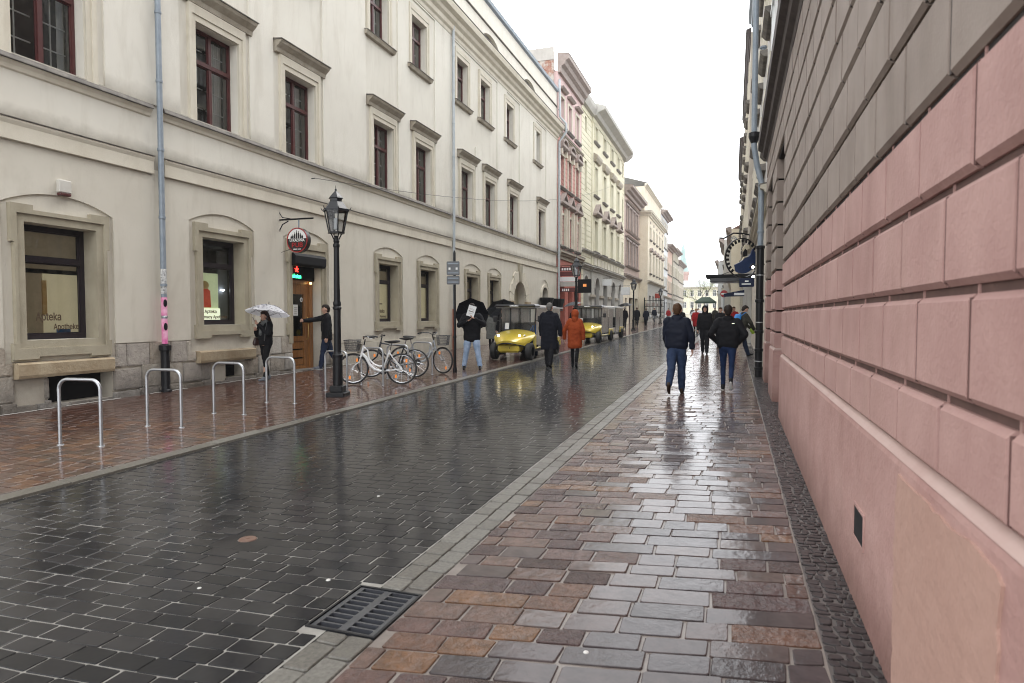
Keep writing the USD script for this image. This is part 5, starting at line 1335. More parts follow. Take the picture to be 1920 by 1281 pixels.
def cart(label, loc, rz, curtains=False, nose=True, length=3.1, roof_split=True, name='electric_cart', cat='electric cart'):
    t = thing(name, label, cat, loc, rz, None)
    wr = .275
    for x in ((0, length) if nose else (0,)):
        for s in (-1, 1):
            c = (x, s * .60, wr)
            w = part('wheel', MB().lathe([(.14, -.10), (.24, -.10), (wr, -.07), (wr, .07), (.24, .10), (.14, .10)], 24, c, rotx(PI / 2)), 'tyre', t, smooth=40)
            part('rim', MB().lathe([(0, .06), (.05, .085), (.06, .05), (.13, .06), (.142, .095)], 16, c, rotx(PI / 2 * s * 1)), 'chrome', w, smooth=40)
    part('chassis', MB().cbox((-.75, -.58, .24), (length - .45 if nose else 1.9, .58, .36), .02), 'cart_black', t)
    X1 = length - .62 if nose else 1.85
    for s in (-1, 1):
        part('side_panel', MB().cbox((-.75, s * .60 - .02, .33), (.42, s * .60 + .02, .66), .015), 'cart_yellow', t)
        if nose: part('side_panel', MB().cbox((X1 - .05, s * .60 - .02, .33), (X1 + .25, s * .60 + .02, .80), .015), 'cart_yellow', t); part('sill_step', MB().cbox((.45, s * .56 - .06, .33), (X1 - .1, s * .56 + .06, .38), .01), 'cart_yellow', t)
        for x in (-.7, .55, X1 - .9 if nose else 1.8): part('roof_post', MB().tube([(x, s * .58, .36), (x, s * .58, 1.72)], .018, 6), 'cart_black', t)
    for x in ((-.35, .55, X1 - .85) if nose else (-.35, 1.1)):
        part('seat', MB().cbox((x - .22, -.52, .62), (x + .24, .52, .74), .04), 'cart_seat', t); part('seat_back', MB().cbox((x - .30, -.52, .72), (x - .20, .52, 1.18), .03), 'cart_seat', t)
    rx1 = X1 + .28 if nose else 1.95
    V = []; n = 9
    for k, x in enumerate(np.linspace(-.85, rx1, 12)):
        for j in range(n):
            y = -.68 + 1.36 * j / (n - 1); e = min(k, 11 - k, 2) / 2
            V.append((x, y, 1.735 + .075 * e * (1 - (abs(y) / .68) ** 3)))
    V = np.array(V); F = [[k * n + j, k * n + j + 1, (k + 1) * n + j + 1, (k + 1) * n + j] for k in range(11) for j in range(n - 1)]
    top = MB().add(V, F).add(V - (0, 0, .055), [f[::-1] for f in F])
    ed = [k * n for k in range(12)] + [11 * n + j for j in range(1, n)] + [k * n + n - 1 for k in range(10, -1, -1)] + [j for j in range(n - 2, 0, -1)]
    m_ = len(ed); E = np.vstack([V[ed], V[ed] - (0, 0, .055)]); top.add(E, [[k, (k + 1) % m_, m_ + (k + 1) % m_, m_ + k] for k in range(m_)])
    part('roof', top, 'cart_roof', t, smooth=40)
    if nose:
        part('roof_front', MB().cbox((rx1 - .5, -.70, 1.70), (rx1 + .12, .70, 1.80), .04), 'cart_black', t)
        nt, ns = 17, 9; V = []
        for a in range(ns):
            s = a / (ns - 1)
            for b in range(nt):
                q = -1 + 2 * b / (nt - 1); xf = length + .60 - .42 * abs(q) ** 2.2
                x = X1 + .12 + (xf - X1 - .12) * s; hw = .60 + .10 * math.sin(PI * min(s * 1.1, 1)) - .12 * s ** 3
                V.append((x, q * hw, .98 - .36 * s ** 1.25 - .10 * q * q * (1 - .3 * s) + .02 * math.cos(q * 3) * s))
        V = np.array(V); F = [[a * nt + b, a * nt + b + 1, (a + 1) * nt + b + 1, (a + 1) * nt + b] for a in range(ns - 1) for b in range(nt - 1)]
        hood = MB().add(V, F)
        edge = [a * nt for a in range(ns)] + [(ns - 1) * nt + b for b in range(1, nt)] + [a * nt + nt - 1 for a in range(ns - 2, -1, -1)]
        e = V[edge]; m_ = len(e); e2 = e - (0, 0, .07); e2[:, :2] = e2[:, :2] * .99 + np.array([X1 * .01, 0])
        hood.add(np.vstack([e, e2]), [[k, k + 1, m_ + k + 1, m_ + k] for k in range(m_ - 1)])
        part('hood', hood, 'cart_yellow', t, smooth=35)
        lip = e[ns - 1:ns + nt - 1]; part('hood_seam', MB().tube(lip - (0, 0, .08), .018, 6), 'cart_black', t)
        part('bumper', MB().cbox((length - .1, -.36, .25), (length + .44, .36, .52), .06), 'cart_yellow', t)
        part('plate_bolt', MB().lathe([(0, .0), (.018, 0), (.018, .01), (0, .012)], 8, (length + .442, .06, .40), roty(PI / 2)), 'cart_black', t)
        for s in (-1, 1):
            for k, yy in enumerate((.36, .47)): part('headlight', MB().ball((length + .335 - .16 * k, s * yy, .79 - .0 * k), .045, 2, (.6, 1, .8)), 'head_light' if k == 0 else 'chrome', t, smooth=True)
            part('front_arm', MB().tube([(length, s * .2, .32), (length, s * .55, .28)], .025, 6), 'cart_black', t)
            part('windscreen_post', MB().tube([(X1 + .16, s * .60, .86), (X1 - .0, s * .62, 1.72)], .022, 6), 'cart_black', t)
            part('mirror', MB().cbox((X1 + .1, s * .78 - .07, 1.22), (X1 + .14, s * .78 + .07, 1.42), .015), 'cart_black', t); part('mirror_stalk', MB().tube([(X1 + .12, s * .61, 1.25), (X1 + .12, s * .76, 1.28)], .01, 5), 'cart_black', t)
        part('windscreen', MB().add([(X1 + .17, -.58, .93), (X1 + .17, .58, .93), (X1 + .01, .60, 1.71), (X1 + .01, -.60, 1.71)], [[0, 1, 2, 3]]), 'glass_cart', t)
        part('dashboard', MB().cbox((X1 - .1, -.56, .72), (X1 + .14, .56, .93), .03), 'cart_black', t)
        part('steering_wheel', MB().tube([(X1 - .2 + .08 * math.sin(a), .25 + .17 * math.cos(a), 1.02 + .15 * math.sin(a)) for a in np.linspace(0, 2 * PI, 17)[:-1]], .014, 6, closed=True), 'cart_black', t)
        part('windscreen_notice', MB().add([(X1 + .165, -.42, .98), (X1 + .165, -.28, .98), (X1 + .125, -.28, 1.19), (X1 + .125, -.42, 1.19)], [[0, 1, 2, 3]]), 'paper', t)
        part('roof_lettering', Fr((rx1 + .121, -.16, 1.735), (0, 1, 0), (1, 0, 0)).poly(MB(), unary_union([sbox(.06 * k, 0, .06 * k + .05, .02 + .015 * (k % 2)) for k in range(5)]).buffer(.006), 0, .004), 'paper', t)
    if curtains or not nose:
        for s in (-1, 1):
            for a, b in (((-.7, .53), (.57, X1 - .02)) if nose else ((-.7, .53), (.57, 1.85))):
                n = 14; us = np.linspace(a, b, n); v = [];
                for k, x in enumerate(us):
                    for z in (.45, 1.70): v.append((x, s * .60 + .018 * math.sin(k * 2.1) * (1.2 if z < 1 else .4), z))
                part('rain_curtain', MB().add(v, [[2 * k, 2 * k + 2, 2 * k + 3, 2 * k + 1] for k in range(n - 1)]), 'plastic_sheet', t)
    return t


cart('yellow electric cart nearest, standing beside the man in the dark coat', (-6.78, 22.75, gz(21) + .02), -PI / 2, curtains=True)
cart('second yellow electric cart with plastic rain curtains, behind the orange coat', (-6.66, 33.3, gz(32) + .02), -PI / 2, curtains=True)
cart('white roofed passenger trailer hitched behind the second yellow cart', (-6.66, 36.6, gz(36) + .02), -PI / 2, curtains=True, nose=False, name='cart_trailer', cat='trailer')

# ---------------------------------------------------------------- hanging signs and far clutter
def px_point(x, y, Y):
    d = CF + CR * (x - PW / 2) / FPX + CU * (PH / 2 - y) / FPX
    return CC + d * (Y / d[1])


def wall_sign(label, name, c, w, h, mat, arm=0.0, side=-1, cat='sign', wall=None):
    t = thing(name, label, cat, tuple(c))
    part('panel', MB().cbox((-w / 2, -.03, -h / 2), (w / 2, .03, h / 2), .012), mat, t)
    L = (wall - c[0]) if wall is not None else arm
    part('arm', MB().tube([(L, 0, h / 2 + .12), (w / 2 * (-1 if L > 0 else 1), 0, h / 2 + .12)], .018, 6), 'black_iron', t)
    for x in (-w * .35, w * .35): part('hanger', MB().tube([(x, 0, h / 2 + .12), (x, 0, h / 2)], .008, 5), 'black_iron', t)
    return t


wall_sign('white sign board hanging from the yellow house near its middle arch', 'hanging_board', px_point(1136, 530, 56), 1.0, .55, 'paper', wall=-10.9)
wall_sign('white square sign board at the far end of the yellow house', 'hanging_board', px_point(1172.5, 546, 60), .85, .72, 'paper', wall=-10.9)
M('sign_rust', (.34, .05, .03), rough=.5); M('blue_board', (.008, .014, .04), rough=.4, spec=.2); M('sea_blue', (.012, .028, .085), rough=.35); M('ivory', (.62, .56, .42), rough=.5)
wall_sign('small red sign hanging on the stepped cream house', 'hanging_board', px_point(1231, 555, 88), .9, .62, 'sign_rust', wall=-10.0)
# round sign with a goose
c = px_point(1392, 484, 27.5)
rs = thing('round_goose_sign', 'large round iron ring sign with a blue goose shape on a scrolled bracket', 'sign', tuple(c))
R_ = .80; sfr = Fr((0, 0, 0), (.82, .57, 0), (.57, -.82, 0))
part('ring', sfr.poly(MB(), Point(0, 0).buffer(R_, 32).difference(Point(0, 0).buffer(R_ - .035, 32)), -.03, .03), 'black_iron', rs)
for k in range(26):
    a = 2 * PI * k / 26
    if not (2.6 < a < 3.9): part('ring_letter', sfr.poly(MB(), affinity.rotate(sbox(-.045, R_ - .17, .045, R_ - .05), math.degrees(a), origin=(0, 0)), -.015, .015), 'black_iron', rs)
goose = Polygon([(.60, .35), (.62, -.1), (.45, -.45), (.1, -.62), (-.25, -.58), (-.32, -.3), (-.05, -.18), (.12, -.02), (.3, .02), (.42, .16), (.5, .36)])
part('goose_body', sfr.poly(MB(), goose.buffer(.04).intersection(Point(0, 0).buffer(R_ - .18)), -.03, .03), 'sea_blue', rs)
part('goose_neck', sfr.poly(MB(), Polygon([(-.05, -.2), (.1, .1), (.02, .35), (.12, .52), (.26, .5), (.3, .40), (.2, .38), (.18, .1), (.08, -.15)]).buffer(.02), -.025, .025), 'ivory', rs)
part('seated_figure', sfr.poly(MB(), Polygon([(.05, .05), (.22, .1), (.2, .3), (.1, .38), (.02, .25)]), -.02, .035), 'black_iron', rs)
part('bracket', MB().tube([(.75, .2, 1.05), (.3, .1, .92), (0, 0, .98), (-.35, -.1, 1.0), (-.7, -.2, .8), (-.9, -.2, .82)], .03, 8).tube([(0, 0, .98), (0, 0, R_)], .015, 5), 'black_iron', rs, smooth=40)
part('bracket_scroll', MB().tube([(-.35 + .12 * math.cos(a) * (1 - a / 14), -.1, .75 + .12 * math.sin(a) * (1 - a / 14)) for a in np.linspace(0, 9, 20)], .018, 6), 'zinc', rs)
for k, (x, y) in enumerate(((1415, 503), (1416, 521))):
    q = px_point(x, y, 18.6); sl = thing('spot_light', ('upper white lit spotlight beside the black downpipe', 'lower white lit spotlight beside the black downpipe')[k], 'spotlight', tuple(q))
    part('lamp', MB().lathe([(.02, 0), (.06, .03), (.085, .12), (.0, .13)], 10, M=roty(-.9)), 'black_matte', sl); part('lamp_face', MB().ball((-.05, -.06, .03), .042, 2, (1, .6, .9)), 'spot_white', sl, smooth=True); part('stem', MB().tube([(0, 0, .06), (.25, 0, .1)], .012, 5), 'black_iron', sl)
c = px_point(1370, 523, 34)
aw = thing('black_canopy', 'flat black canopy projecting over the right pavement below the round sign', 'canopy', tuple(c))
part('roof', MB().cbox((-1.15, -1.2, .02), (1.0, .6, .16), .02), 'black_matte', aw); part('fascia', MB().cbox((-.95, -1.1, -.20), (1.0, .5, .018), .02), 'cart_black', aw); part('tie', MB().tube([(-.6, 0, .16), (.95, 0, .7)], .015, 5), 'black_iron', aw)
bp_ = wall_sign('dark blue projecting sign box with white emblem below the spotlights', 'hanging_board', px_point(1400, 530, 20.5), .42, .26, 'blue_board', wall=.8)
part('emblem', MB().box((-.05, -.045, .02), (.05, -.031, .06)).box((-.14, -.045, -.06), (.12, -.031, -.03)), 'paper', bp_)
aw2 = thing('dark_awning', 'small dark green shop awning with white lettering farther along the right', 'awning', tuple(px_point(1386, 549, 42)))
part('sheet', MB().add([(-.9, 0, -.05), (.7, 0, .25), (.7, 1.5, .25), (-.9, 1.5, -.05), (-.9, 0, -.25), (.7, 0, -.2)], [[0, 1, 2, 3], [0, 4, 5, 1]]), 'blue_board', aw2)
part('lettering', Fr((-.3, -.01, -.15), (1, 0, 0), (0, -1, 0)).box(MB(), 0, .75, 0, .14, 0, .01), 'paper', aw2)
ne = thing('no_entry_sign', 'round red and white no entry traffic sign on a pole at the right', 'traffic sign', tuple(px_point(1357, 592, 62)))
part('pole', MB().tube([(0, 0, -1.2), (0, 0, 2.3)], .035, 8), 'zinc', ne); nf = Fr((0, -.04, 2.0), (1, 0, 0), (0, -1, 0))
part('disc', nf.poly(MB(), Point(0, 0).buffer(.33, 20), 0, .02), 'sign_red', ne); part('bar', nf.box(MB(), -.24, .24, -.07, .07, .02, .026), 'paper', ne)
kk = thing('market_canopy', 'dark green market stall canopy at the far end of the street', 'stall', (-4.3, 110, gz(110)))
M('dark_green', (.02, .05, .025), rough=.7)
part('roof', MB().lathe([(2.3, 2.5), (2.3, 2.75), (.9, 3.5), (0, 3.5)], 4, a0=PI / 4), 'dark_green', kk)
for s in (-1, 1):
    for q in (-1, 1): part('post', MB().tube([(s * 1.5, q * 1.5, 0), (s * 1.5, q * 1.5, 2.6)], .04, 6), 'black_matte', kk)
part('counter', MB().cbox((-1.4, -1.4, 0), (1.4, -.9, 1.0), .03), 'grey_stone', kk)
for k, (x, y, c_) in enumerate(((1238, 602, 70), (1250, 601, 76))):
    q = px_point(x, 600, c_); t = thing('cafe_table', ('steel cafe table with chairs nearest in front of the stepped cream house', 'steel cafe table behind the first one on the left pavement')[k], 'table', (q[0], q[1], gz(q[1]) + .02))
    part('tabletop', MB().lathe([(0, .72), (.38, .72), (.38, .74), (0, .745)], 14), 'steel', t); part('leg', MB().tube([(0, 0, 0), (0, 0, .72)], .03, 6), 'steel', t)
    for j, a in enumerate((.3, 2.6, 4.4)):
        ch = thing('cafe_chair', f'thin steel cafe chair {("left of", "behind", "right of")[j]} the {("nearest", "farther")[k]} cafe table', 'chair', (q[0] + .75 * math.cos(a), q[1] + .75 * math.sin(a), gz(q[1]) + .02), a + PI / 2)
        part('seat', MB().cbox((-.2, -.2, .44), (.2, .2, .47), .01), 'steel', ch); part('backrest', MB().cbox((-.2, -.22, .6), (.2, -.19, .88), .01), 'steel', ch)
        for x_ in (-.18, .18):
            for y_ in (-.19, .18): part('leg', MB().tube([(x_, y_, 0), (x_, y_, .45 if y_ > 0 else .88)], .012, 5), 'steel', ch)

# ---------------------------------------------------------------- people
SPH = {}


def sphere(p, r, n=14):
    return m3.Manifold.sphere(float(r), n).translate([float(x) for x in p])


def hull(*balls, n=14): return m3.Manifold.batch_hull([sphere(p, r, n) for p, r in balls])


def chain(balls, n=14): return [hull(a, b, n=n) for a, b in zip(balls, balls[1:])]


def fuse(parts, edge=.035, iters=8, fold=0.0, freq=9.0, seed=0):
    m = m3.Manifold.batch_boolean(parts, m3.OpType.Add)
    if edge: m = m.refine_to_length(edge)
    me = m.to_mesh(); t = trimesh.Trimesh(np.array(me.vert_properties[:, :3]), np.array(me.tri_verts), process=True)
    if iters: trimesh.smoothing.filter_taubin(t, iterations=iters)
    v = np.array(t.vertices)
    if fold:
        q = v * (freq, freq, freq * 1.6); f = meshkit.fbm(q + seed * 7.3, 3, seed) - .5
        v = v + t.vertex_normals * (f * 2 * fold)[:, None]
    return v, np.array(t.faces)


def rot(v, axis, a):
    c, s = math.cos(a), math.sin(a); x, y, z = v
    return np.array([x, y * c - z * s, y * s + z * c]) if axis == 'x' else (np.array([x * c - y * s, x * s + y * c, z]) if axis == 'z' else np.array([x * c + z * s, y, -x * s + z * c]))


def person(label, x, y, face, H=1.76, legs=((12, 4), (-14, 18)), arms=None, top=None, trousers='jeans', coat=None, shoes='shoe_black', hair=None, hood=None, head_turn=0, head_tilt=0, lean=0, wide=1.0, stance=0.0, group=None, longhair=False, backpack=None, detail=True, foot_z=None, bald=False, scarf=None, sole=None, gloves=False):
    """A standing or walking figure facing +y, turned so that it faces FACE (degrees, 0 = up the street, 90 = left)."""
    k = H / 1.76
    zg = gz(y) + (.024 if x < XK_L0 else .002)
    t = thing('person', label, 'person', (x, y, zg), math.radians(face), group)
    e = .029 if detail else .06; n = 14 if detail else 9
    hipz = .93
    J = {}
    for s, (th, kn) in zip((-1, 1), legs):               # thigh forward, knee bend, degrees
        hp = np.array([s * .085, 0, hipz]); a = math.radians(th)
        kp = hp + rot(np.array([s * stance * .5, 0, -.43]), 'x', a); ap = kp + rot(np.array([s * stance * .5, 0, -.42]), 'x', a - math.radians(kn))
        J[s] = [hp, kp, ap, a - math.radians(kn)]
    low = min(J[s][2][2] for s in J) - .08
    drop = low
    fwd = math.radians(lean)
    L = lambda p: rot(np.array(p) - (0, 0, hipz), 'x', -fwd) + (0, 0, hipz)   # upper body leans from the hips
    D = lambda p: (np.array(p) - (0, 0, drop)) * k
    W = wide
    sh = {s: L((s * .168 * W, -.01, 1.43)) for s in (-1, 1)}
    A = {}
    arms = arms or {-1: ('swing', -14, 18), 1: ('swing', 16, 24)}
    for s in (-1, 1):
        a = arms[s]
        if a[0] == 'swing':
            u = math.radians(a[1]) - 0; el = sh[s] + rot(np.array([s * (.035 + (a[3] if len(a) > 3 else .03)), 0, -.29]), 'x', u); wr = el + rot(np.array([s * (.01 - (a[4] if len(a) > 4 else 0)), 0, -.25]), 'x', u + math.radians(a[2]))
        else: el, wr = L(a[1]), L(a[2])
        A[s] = [sh[s], el, wr]
    neck, hc = L((0, 0, 1.47)), L((0, .015, 1.645))
    ht = lambda p: hc + rot(rot(np.array(p), 'x', -math.radians(head_tilt)), 'z', math.radians(head_turn))
    # --- body: one skin surface with head, hands, legs
    B = [hull((ht((0, .005, .018)), .085), (ht((0, -.025, .022)), .083), (ht((0, .035, -.055)), .050), (ht((0, .045, -.085)), .034), n=n), *chain([(neck, .056), (ht((0, -.012, -.06)), .053)], n)]
    B += [hull((ht((0, .085, .01)), .012), (ht((0, .108, -.022)), .013), n=8)] + [hull((ht((s * .082, -.005, .0)), .018), (ht((s * .080, -.008, -.03)), .012), n=8) for s in (-1, 1)]
    B += [hull((L((-.13 * W, 0, 1.40)), .06), (L((.13 * W, 0, 1.40)), .06), (L((0, 0, 1.12)), .10), ((-.07, 0, hipz), .09), ((.07, 0, hipz), .09), n=n)]
    for s in (-1, 1):
        hp, kp, ap, sa = J[s]
        B += chain([(hp, .075), (kp, .048), (ap, .036)], n)
        B += chain([(A[s][0], .048), (A[s][1], .038), (A[s][2], .028)], n)
        w_ = A[s][2]; d = w_ - A[s][1]; d /= np.linalg.norm(d)
        side = np.array([0, 1.0, 0]) if abs(d[1]) < .8 else np.array([0, 0, 1.0]); nrm = np.cross(d, side); nrm /= np.linalg.norm(nrm); side = np.cross(nrm, d)
        B.append(hull((w_, .024), (w_ + d * .05 + side * .022, .018), (w_ + d * .05 - side * .022, .018), (w_ + d * .085 + side * .02, .014), (w_ + d * .085 - side * .02, .014), n=8))
        if detail:
            for f_ in range(4):
                o = (f_ - 1.5) * .0175; l = (.055, .066, .062, .048)[f_]; b0 = w_ + d * .085 + side * o; c1 = b0 + d * l * .55 - nrm * s * .008; c2 = c1 + d * l * .4 - nrm * s * .024
                B += chain([(b0, .0095), (c1, .0088), (c2, .0078)], 7)
            b0 = w_ + d * .03 + side * .026; B += chain([(b0, .012), (b0 + d * .035 + side * .022, .0105), (b0 + d * .062 + side * .018, .009)], 7)
    v, f = fuse(B, e, 4); body = part('body', MB().add(D(v), f), 'glove_black' if gloves == 'all' else 'skin', t, smooth=True)
    ey = MB()
    for s in (-1, 1): ey.ball(D(ht((s * .032, .078, .012))), .0115 * k, 1, (1, .6, .8))
    part('eyes', ey, 'eye_dark', t)
    part('mouth', MB().ball(D(ht((0, .079, -.062))), .02 * k, 1, (1, .35, .28)), 'lip', t)
    # --- clothes
    if trousers:
        P = [hull(((-.075, -.01, hipz + .07), .095), ((.075, -.01, hipz + .07), .095), ((-.08, -.015, hipz - .04), .098), ((.08, -.015, hipz - .04), .098), n=n)]
        slim = trousers in ('leggings', 'skinny_blue', 'trouser_black_slim')
        for s in (-1, 1):
            hp, kp, ap, sa = J[s]; q = .85 if slim else 1.22
            mid = (hp + kp) / 2
            P += chain([(hp + (0, -.01, -.02), .098), (mid, .084 * q + .003), (kp, .063 * q), ((kp * .55 + ap * .45) + rot(np.array([0, -.012, 0]), 'x', sa), .062 * q), (ap + (0, 0, .0), .050 * q if not slim else .041)], n)
        v, f = fuse(P, e, 5, .013 if detail else 0, 11, 3); part('trousers', MB().add(D(v), f), trousers, t, smooth=True)
    ct = coat or top
    if ct:
        mat, hem, flare = ct
        q = 1.16 if coat else 1.1
        secs = []
        for z, hw, r in ((1.445, .105, .062), (1.37, .112, .098), (1.22, .115, .122), (1.08, .095, .122)):
            secs.append([(L((-hw * W, -.005, z)), r * q * .95), (L((hw * W, -.005, z)), r * q * .95)])
        z = .97
        while z > hem + .02:
            fr_ = (.97 - z); secs.append([((-.09 * W - flare * fr_, -.01, z), .118 * q * .95), ((.09 * W + flare * fr_, -.01, z), .118 * q * .95)]); z -= .14
        fr_ = max(.97 - hem - .1, 0); secs.append([((-.09 * W - flare * fr_, -.01, hem + .11), .116 * q * .95), ((.09 * W + flare * fr_, -.01, hem + .11), .116 * q * .95)])
        P = [m3.Manifold.batch_hull([sphere(p, r, n) for p, r in a + b]) for a, b in zip(secs, secs[1:])]
        P.append(hull((L((-.04, -.015, 1.49)), .072), (L((.04, -.015, 1.49)), .072), (L((0, 0, 1.42)), .09), n=n))
        for s in (-1, 1):
            P += chain([(A[s][0] + (-s * .01, 0, .0), .078 * q), (A[s][1], .060 * q), (A[s][2] - (A[s][2] - A[s][1]) * .04, .049 * q)], n)
        m = m3.Manifold.batch_boolean(P, m3.OpType.Add).trim_by_plane([0, 0, 1.0], hem)
        v, f = fuse([m], e, 5, .016 if detail else 0, 9, 5); c_ = part('coat' if coat else 'jacket', MB().add(D(v), f), mat, t, smooth=True)
        if coat and flare > .05 and detail: part('belt', MB().lathe([(.20 * W + .012, 1.04), (.205 * W + .014, 1.06), (.20 * W + .012, 1.085)], 20).xf(np.diag([1, .72, 1]), (0, -.01, -drop)).xf(np.eye(3) * k), mat, t)
    if scarf:
        v, f = fuse([hull((L((-.05, .0, 1.49)), .07), (L((.05, .0, 1.49)), .07), (L((0, .05, 1.46)), .06), n=n), hull((L((0, .09, 1.42)), .06), (L((.02, .11, 1.2)), .055), n=n)], e, 4); part('scarf', MB().add(D(v), f), scarf, t, smooth=True)
    for s in (-1, 1):
        ap, sa = J[s][2], J[s][3]; R_ = lambda p: ap + rot(np.array(p, float), 'x', sa)
        v, f = fuse([hull((R_((0, -.035, -.045)), .036), (R_((0, -.02, .02)), .044), (R_((0, .10, -.052)), .030), n=n), hull((R_((0, .0, -.055)), .034), (R_((s * .008, .10, -.056)), .036), (R_((s * .005, .165, -.064)), .026), n=n)], .03, 3)
        st = part('shoe', MB().add(D(v), f), shoes, t, smooth=True)
        if sole:
            v, f = fuse([hull((R_((0, -.045, -.078)), .022), (R_((-.022, .09, -.078)), .016), (R_((.028, .10, -.078)), .016), (R_((0, .175, -.075)), .014), n=8)], 0, 0); part('sole', MB().add(D(v), f), sole, st)
    if hair:
        P = [hull((ht((0, -.015, .048)), .088), (ht((0, -.04, .03)), .086), n=n), hull((ht((0, .03, .07)), .066), (ht((0, -.03, .06)), .08), n=n), hull((ht((0, -.055, -.035)), .062), (ht((0, -.04, .03)), .08), n=n)]
        if longhair: P += [hull((ht((-.05, -.05, .0)), .06), (ht((.05, -.05, .0)), .06), (L((-.07, -.11, 1.42)), .065), (L((.07, -.11, 1.42)), .065), n=n), hull((L((-.07, -.11, 1.42)), .065), (L((.08, -.11, 1.42)), .065), (L((-.05, -.12, 1.16)), .05), (L((.07, -.12, 1.16)), .05), n=n), hull((ht((.07, .02, -.02)), .03), (L((.11, .06, 1.30)), .04), n=n)]
        m = m3.Manifold.batch_boolean(P, m3.OpType.Add)
        face_cut = hull((ht((-.035, .13, -.03)), .07), (ht((.035, .13, -.03)), .07), (ht((0, .14, .01)), .065), (ht((0, .11, -.12)), .07), n=n)
        v, f = fuse([m - face_cut], .025, 2, .006, 30, 2); part('hair', MB().add(D(v), f), hair, t, smooth=True)
    if hood:
        m = m3.Manifold.batch_boolean([hull((ht((0, -.02, .035)), .118), (ht((0, -.04, -.01)), .118), (ht((0, .03, .03)), .105), n=n), hull((ht((0, -.03, -.06)), .105), (L((0, -.03, 1.46)), .105), n=n)], m3.OpType.Add)
        m = m - hull((ht((0, .13, .0)), .085), (ht((0, .14, -.05)), .075), (ht((0, .06, -.01)), .07), n=n)
        v, f = fuse([m], .03, 4, .006, 9, 4); part('hood', MB().add(D(v), f), hood, t, smooth=True)
    if backpack:
        v, f = fuse([hull((L((-.10, -.20, 1.40)), .06), (L((.10, -.20, 1.40)), .06), (L((-.11, -.22, 1.08)), .075), (L((.11, -.22, 1.08)), .075), (L((0, -.29, 1.2)), .06), n=n)], .04, 4, .008, 10); bp = part('backpack', MB().add(D(v), f), backpack, t, smooth=True)
        for s in (-1, 1): part('strap', MB().tube([D(L((s * .12, -.16, 1.40))), D(L((s * .13, -.02, 1.535))), D(L((s * .13, .12, 1.40))), D(L((s * .15, .10, 1.15)))], .018, 6), backpack, bp)
    t_info[str(t.GetPath())] = dict(D=D, L=L, ht=ht, A=A, k=k)
    return t


t_info = {}


def wpos(t, p):
    """World point of a point given in the figure's own frame (already scaled)."""
    m = np.array(UsdGeom.XformCache().GetLocalToWorldTransform(t)).T
    return (m @ np.append(p, 1))[:3]


def umbrella(label, hand, tip, mat, R=.55, sag=.24, flower=None, n=8, name='umbrella'):
    """hand, tip: world points of the grip and of the crown; the canopy opens towards the grip."""
    hand, tip = np.array(hand), np.array(tip); ax = tip - hand; Ls = np.linalg.norm(ax); z = ax / Ls
    x = np.cross(z, [0, 1.0, .2]); x /= np.linalg.norm(x); y = np.cross(z, x); Mx = np.stack([x, y, z], 1)
    t = thing(name, label, 'umbrella', tuple(hand))
    V = [(0, 0, Ls - .02)]; rings = 7; seg = n * 4
    for i in range(1, rings + 1):
        for j in range(seg):
            a = 2 * PI * j / seg; u = (j % 4) / 4; rib = 1 - .075 * (i / rings) * math.sin(PI * u) * 1.0
            r = R * (i / rings) * rib; h = Ls - .02 - sag * (i / rings) ** 1.9 + .02 * (i / rings) * math.sin(PI * u) * -1
            V.append((r * math.cos(a), r * math.sin(a), h))
    F = [[0, 1 + (j + 1) % seg, 1 + j] for j in range(seg)]
    Q = [[1 + (i - 1) * seg + j, 1 + (i - 1) * seg + (j + 1) % seg, 1 + i * seg + (j + 1) % seg, 1 + i * seg + j] for i in range(1, rings) for j in range(seg)]
    mb = MB().add(V, F); mb.add(V, Q); part('canopy', mb.xf(Mx), mat, t, smooth=False)
    part('shaft', MB().tube([(0, 0, -.06), (0, 0, Ls + .05)], .006, 6).xf(Mx), 'bike_black', t)
    part('grip', MB().tube([(0, 0, -.14), (0, 0, -.05), (0, 0, .05)], [.012, .015, .012], 8).xf(Mx), 'saddle', t)
    for j in range(n):
        a = 2 * PI * j / n; pts = [(R * s_ * math.cos(a), R * s_ * math.sin(a), Ls - .026 - sag * s_ ** 1.9) for s_ in (0, .35, .7, 1.0)]
        part('rib', MB().tube(pts, .0035, 4).tube([(0, 0, Ls - .30), pts[2]], .003, 4).xf(Mx), 'bike_black', t)
    if flower:
        fb = MB(); r9 = np.random.default_rng(4)
        for q in range(150):
            s_ = math.sqrt(r9.uniform(.02, .95)); a = r9.uniform(0, 2 * PI); c = np.array([R * .94 * s_ * math.cos(a), R * .94 * s_ * math.sin(a), Ls - .012 - sag * s_ ** 1.9]); w = r9.uniform(.01, .028)
            fb.ball(c, w, 0, (1, .7, .12))
        part('flower_print', fb.xf(Mx), flower, t, kind='stuff')
    return t


